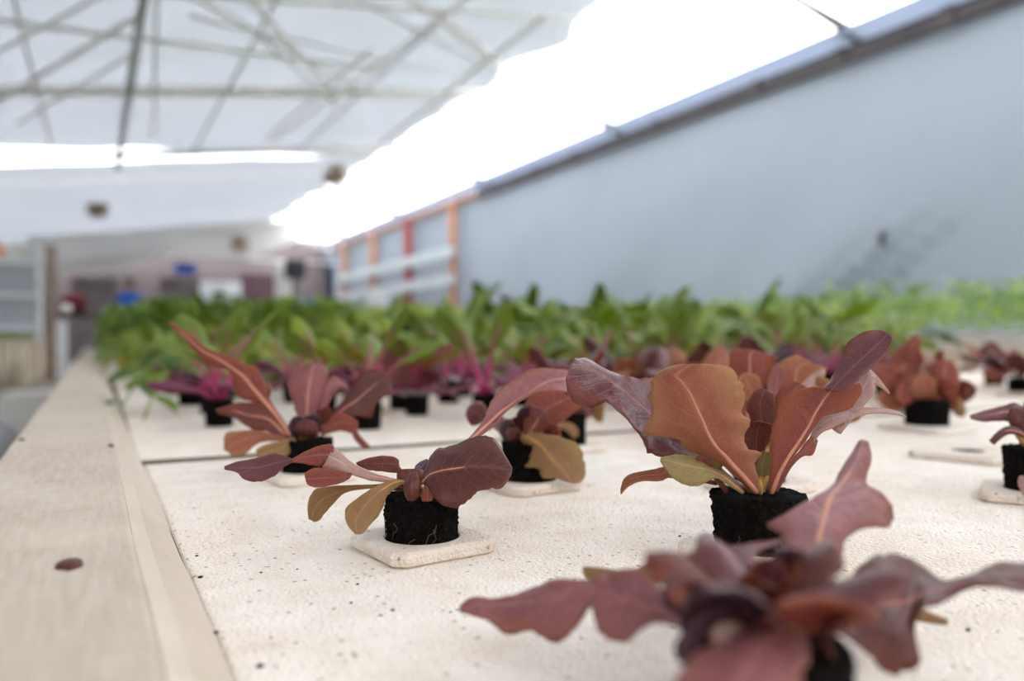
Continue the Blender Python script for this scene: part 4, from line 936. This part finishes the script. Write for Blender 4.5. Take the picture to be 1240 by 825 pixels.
# loose soil crumbs on the raft by the kerb
def crumb(p, r_, seed, label, cat='soil crumb'):
    bm = bmesh.new(); bmesh.ops.create_icosphere(bm, subdivisions=2, radius=r_)
    for v in bm.verts: v.co *= 1 + 0.35 * mnoise.noise(v.co * 900 + Vector((seed, 0, 0))); v.co.x *= 1.3; v.co.z *= 0.6
    me = bpy.data.meshes.new('soil_crumb'); bm.to_mesh(me); bm.free(); me.materials.append(M['soil'])
    o = bpy.data.objects.new('soil_crumb', me); C.objects.link(o); o.location = p + Vector((0, 0, r_ * 0.45))
    return tag(o, label, 'crumb', 'soil crumbs on the front raft')
CR = [(238, 674, 0.0006), (243, 700, 0.0009), (260, 768, 0.0009), (315, 808, 0.0009), (433, 708, 0.0005), (425, 731, 0.0005), (476, 740, 0.0006), (461, 746, 0.0005), (316, 694, 0.0005), (823, 650, 0.0006), (1172, 764, 0.0008), (718, 700, 0.0005), (360, 690, 0.0004), (546, 742, 0.0004)]
for i, (x, y, r_) in enumerate(CR):
    crumb(ground(x, y), r_, i, 'tiny black soil crumb on the front raft, %s from the left' % nth(sorted(CR).index((x, y, r_))))
# ------------------------------------------------------------------ left aisle and the next bed
bx = thing('neighbour_bed', (-0.56, 9.0, FLOOR), 'raised bed with vertical pale boards on the left side of the aisle', 'bed')
for i in range(26):
    y0 = -4.4 + i * 0.36; nm = boxo('board', -0.02 - 0.004 * (i % 2), y0, 0.0, 0.0 - 0.006 * (i % 3), y0 + 0.352, 0.44, M['raw_wood'], bx, 0.003)
boxo('cap', -0.09, -4.4, 0.44, 0.01, 4.96, 0.46, M['timber'], bx)
boxo('filling', -1.9, -4.4, 0.0, -0.03, 4.96, 0.435, M['soil'], bx)
canopy('left_crop', -2.4, -0.66, 4.7, 13.6, 0.08, lambda x, y: 0.155, 5000, ['green_dark', 'green_mid'], 'low green crop on the raised bed across the aisle', 4, (0.018, 0.03))
pp = at(10, 545, 1.55)
p0, p1 = at(-30, 560, 2.0), at(52, 490, 3.0)
pt = MB().tube([Vector((-0.31, 1.2, FLOOR + 0.10)), Vector((-0.31, 3.15, FLOOR + 0.10)), Vector((-0.31, 3.25, FLOOR + 0.085))], [0.10, 0.10, 0.08], 20).build('drain_pipe', M['grey_panel'], None, True, loc=(-0.31, 2.2, FLOOR))
tag(pt, 'fat pale grey drain pipe lying on the aisle floor beside the kerb', 'pipe')
bk = boxo('white_block', -0.33, 3.75, FLOOR, -0.12, 4.05, FLOOR + 0.24, M['white_warm'], None, 0.01); tag(bk, 'white block standing in the aisle behind the grey pipe', 'block')
po = at(74, 400, 9.3)
ps = boxo('aisle_post', po.x - 0.06, po.y - 0.06, FLOOR, po.x + 0.06, po.y + 0.06, H + 0.22, M['white'], None, 0.01); tag(ps, 'short white post at the far end of the kerb', 'post')
tp = at(95, 381, 9.6)
tb = thing('black_table', (tp.x, tp.y, FLOOR), 'black topped table behind the far end of the kerb', 'table')
boxo('table_top', -0.35, -0.25, tp.z - FLOOR - 0.03, 0.35, 0.25, tp.z - FLOOR, M['black'], tb)
for sx in (-0.3, 0.3):
    for sy in (-0.2, 0.2): boxo('leg', sx - 0.02, sy - 0.02, 0, sx + 0.02, sy + 0.02, tp.z - FLOOR - 0.03, M['black'], tb)
def blob(name, c, r_, mat, label, cat, sq=(1, 1, 1), amp=0.15):
    bm = bmesh.new(); bmesh.ops.create_icosphere(bm, subdivisions=3, radius=r_)
    for v in bm.verts:
        v.co *= 1 + amp * mnoise.noise(v.co * (1.5 / r_) + c); v.co.x *= sq[0]; v.co.y *= sq[1]; v.co.z *= sq[2]
    me = bpy.data.meshes.new(name); bm.to_mesh(me); bm.free(); me.materials.append(M[mat]); me.polygons.foreach_set('use_smooth', [True] * len(me.polygons))
    o = bpy.data.objects.new(name, me); C.objects.link(o); o.location = c
    return tag(o, label, cat)
ztab = tp.z
blob('cloth_bundle', Vector((tp.x - 0.05, tp.y, ztab + 0.13)), 0.14, 'dark_red', 'dark red bundle lying on the black table', 'bundle', (1.1, 0.9, 1.0))
blob('pale_sack', Vector((tp.x - 0.12, tp.y - 0.16, ztab + 0.055)), 0.06, 'white_warm', 'small pale sack on the front edge of the black table', 'sack', (1, 1, 1), 0.08)
bp_ = at(61, 375, 8.8)
tag(boxo('brown_post', bp_.x - 0.055, bp_.y - 0.05, FLOOR, bp_.x + 0.055, bp_.y + 0.05, H + 1.05, M['grey_brown'], None, 0.008), 'brown timber post between the white rack and the kerb', 'post')
# white rack with orange trays on top
rc = at(12, 412, 7.6)
rk_ = thing('white_rack', (rc.x - 0.45, rc.y + 0.05, H), 'white rack with grey panels standing on the left bed, orange trays on top', 'rack')
X0, X1 = -0.45, 0.70
for x in (X0, 0.10, X1 - 0.04):
    for y in (0.0, 0.40): boxo('upright', x, y, 0.0, x + 0.04, y + 0.04, 0.92, M['white'], rk_, 0.005)
for z in (0.09, 0.42, 0.74): boxo('shelf', X0, 0.0, z, X1, 0.44, z + 0.05, M['white'], rk_, 0.005)
for z, zz in ((0.14, 0.40), (0.50, 0.72)): boxo('panel', X0 + 0.05, 0.05, z, X1 - 0.06, 0.07, zz, M['grey_panel'], rk_, 0.004)
for k, x in enumerate((0.12, 0.42)):
    b = boxo('seed_tray', rk_.location.x + x, rk_.location.y + 0.05, H + 0.79, rk_.location.x + x + 0.25, rk_.location.y + 0.40, H + 0.95, M['orange'] if k == 0 else M['white_warm'], None, 0.02)
    tag(b, 'orange tray on top of the white rack' if k == 0 else 'off white tray on top of the white rack beside the orange one', 'tray')

# ------------------------------------------------------------------ far end of the house
YF = 21.0
def far_box(px0, py0, px1, py1, t, depth, mat, name, label, cat, floor=False):
    a, b = at(px0, py0, t), at(px1, py1, t); c = (a + b) / 2
    wx = (b - a).dot(RT); z1 = a.z; z0 = FLOOR if floor else b.z
    wd = wx / RT.x * 0.9
    o = MB().box(-wd / 2, -depth / 2, z0 - c.z, wd / 2, depth / 2, z1 - c.z).build(name, M[mat], None, False, 0.01)
    o.location = c; return tag(o, label, cat)
far_box(243, 342, 265, 372, 17.0, 0.3, 'white', 'white_cabinet', 'left one of two white cabinets at the far end', 'cabinet', True)
far_box(268, 342, 290, 372, 17.0, 0.3, 'white', 'white_cabinet', 'right one of two white cabinets at the far end', 'cabinet', True)
far_box(293, 332, 334, 372, 17.6, 0.12, 'dark_mauve', 'dark_partition', 'dark mauve partition to the right of the white cabinets', 'partition', True)
far_box(196, 336, 242, 372, 18.4, 0.12, 'mauve', 'mauve_partition', 'pinkish mauve partition to the left of the white cabinets', 'partition', True)
far_box(90, 336, 140, 380, 18.4, 0.12, 'mauve', 'mauve_partition', 'mauve partition behind the person in blue', 'partition', True)
bs = far_box(213, 319, 236, 333, 19.6, 0.05, 'blue', 'blue_sign', 'small blue board hung under the far swag cloth', 'sign')
for s in (-0.15, 0.15): MB().tube([(s, 0, 0.12), (s, 0, 2.16 - bs.location.z)], 0.006, 6).build('cord', M['wire'], bs, True)
tag(MB().tube([(-5.4, bs.location.y, 2.18), (5.9, bs.location.y, 2.18)], 0.02, 8).build('sign_beam', M['wire'], None, True, loc=(1.5, bs.location.y, 2.18)), 'thin pale beam the blue board hangs from', 'beam')
far_box(334, 318, 352, 372, 16.5, 0.2, 'white_warm', 'white_column', 'off white column at the far end right of the dark partition', 'column', True)
bb = far_box(346, 316, 368, 338, 16.0, 0.3, 'black', 'black_box', 'black box on a stand beside the white column', 'box')
MB().box(-0.04, -0.04, FLOOR - bb.location.z, 0.04, 0.04, -0.1).build('stand', M['rail'], bb)
far_box(352, 362, 376, 380, 15.0, 0.4, 'blue', 'blue_tub', 'blue tub beyond the green plants below the black box', 'tub', True)
far_box(318, 366, 350, 378, 15.6, 0.4, 'blue', 'blue_crate', 'low blue crate beyond the green plants, left of the blue tub', 'crate', True)
far_box(394, 322, 404, 378, 18.0, 0.1, 'trouser', 'dark_upright', 'narrow dark upright against the far curtain wall', 'post', True)
far_box(440, 356, 470, 380, 12.5, 0.3, 'grey_panel', 'grey_tub', 'pale grey tub in front of the timber frame', 'tub', True)
# beams that carry the swags
tag(MB().tube([(-1.2, 18.72, H + 2.36 - 0.14 * 1.2 - 0.16), (4.2, 18.72, H + 2.36 + 0.14 * 4.2 - 0.16)], 0.025, 8).build('swag_beam', M['wire'], None, True, loc=(1.5, 18.62, 2.72)), 'pale beam along the top of the far swag cloth', 'beam')

# person in a blue shirt, seen far off above the herbs
def person(loc, rz):
    r = thing('person', loc, 'person in a blue shirt with dark hair standing at the far end', 'person', None, rz)
    J = {'pelvis': (0, 0, 0.92, 0.135), 'waist': (0, 0, 1.08, 0.125), 'chest': (0, 0.01, 1.28, 0.15), 'neck0': (0, 0, 1.43, 0.075), 'neck': (0, 0.01, 1.49, 0.052), 'head': (0, 0.03, 1.56, 0.082), 'crown': (0, 0.025, 1.645, 0.075)}
    E = [('pelvis', 'waist'), ('waist', 'chest'), ('chest', 'neck0'), ('neck0', 'neck'), ('neck', 'head'), ('head', 'crown')]
    for s, n in ((-1, 'l'), (1, 'r')):
        J.update({n + 'sh': (s * 0.175, 0, 1.38, 0.062), n + 'el': (s * 0.25, 0.02, 1.12, 0.045), n + 'wr': (s * 0.20, 0.20, 0.98, 0.033), n + 'pa': (s * 0.19, 0.27, 0.975, 0.036),
                  n + 'hip': (s * 0.095, 0, 0.86, 0.095), n + 'kn': (s * 0.10, 0.015, 0.48, 0.062), n + 'an': (s * 0.105, -0.01, 0.085, 0.042), n + 'to': (s * 0.12, 0.15, 0.035, 0.036)})
        E += [('chest', n + 'sh'), (n + 'sh', n + 'el'), (n + 'el', n + 'wr'), (n + 'wr', n + 'pa'), ('pelvis', n + 'hip'), (n + 'hip', n + 'kn'), (n + 'kn', n + 'an'), (n + 'an', n + 'to')]
        for f in range(4):
            k1, k2 = n + 'f%da' % f, n + 'f%db' % f; x = s * (0.165 + 0.016 * f)
            J[k1] = (x, 0.31, 0.965, 0.010); J[k2] = (x, 0.34 + 0.006 * (f % 3), 0.94, 0.008); E += [(n + 'pa', k1), (k1, k2)]
        J[n + 't'] = (s * 0.15, 0.285, 0.985, 0.010); E.append((n + 'pa', n + 't'))
    keys = list(J); me = bpy.data.meshes.new('body'); me.from_pydata([J[k][:3] for k in keys], [(keys.index(a), keys.index(b)) for a, b in E], [])
    o = bpy.data.objects.new('body', me); C.objects.link(o); o.parent = r
    sk = o.modifiers.new('skin', 'SKIN')
    for i, k in enumerate(keys):
        me.skin_vertices[0].data[i].radius = (J[k][3],) * 2; me.skin_vertices[0].data[i].use_root = (i == 0)
    o.modifiers.new('smooth', 'SUBSURF').levels = 1; o.modifiers['smooth'].render_levels = 1
    dg = bpy.context.evaluated_depsgraph_get(); m2 = bpy.data.meshes.new_from_object(o.evaluated_get(dg)); o.modifiers.clear(); o.data = m2
    for q in ('skin', 'blue_shirt_cloth', 'dark_trousers'): pass
    m2.materials.clear()
    for q in ('skin', 'blue_shirt', 'trouser', 'black'): m2.materials.append(M[q])
    for p in m2.polygons:
        c = p.center; p.use_smooth = True
        if c.z < 0.09: p.material_index = 3
        elif c.z < 0.97 and c.y < 0.13: p.material_index = 2
        elif c.z < 1.46 and not (c.y > 0.10 and c.z < 1.08): p.material_index = 1
        else: p.material_index = 0
    bm = bmesh.new(); bmesh.ops.create_icosphere(bm, subdivisions=3, radius=0.1)
    for v in bm.verts:
        v.co.z *= 1.05
        if v.co.y > 0.03 and v.co.z < 0.045: v.co *= 0.72
    hm = bpy.data.meshes.new('hair'); bm.to_mesh(hm); bm.free(); hm.materials.append(M['hair']); hm.polygons.foreach_set('use_smooth', [True] * len(hm.polygons))
    h = bpy.data.objects.new('hair', hm); C.objects.link(h); h.parent = r; h.location = (0, 0.0, 1.62)
    f = MB().tube([(0, 0.105, 1.60), (0, 0.128, 1.565), (0, 0.112, 1.555)], [0.008, 0.014, 0.008], 6).build('nose', M['skin'], r, True)
    for s in (-1, 1): MB().tube([(s * 0.032, 0.098, 1.605), (s * 0.032, 0.108, 1.605)], [0.010, 0.006], 8).build('eye', M['hair'], r, True)
    MB().tube([(-0.022, 0.107, 1.525), (0, 0.112, 1.523), (0.022, 0.107, 1.525)], 0.005, 6).build('mouth', M['dark_red'], r, True)
pl = at(157, 412, 16.2)
person((pl.x, pl.y, FLOOR), R(165))
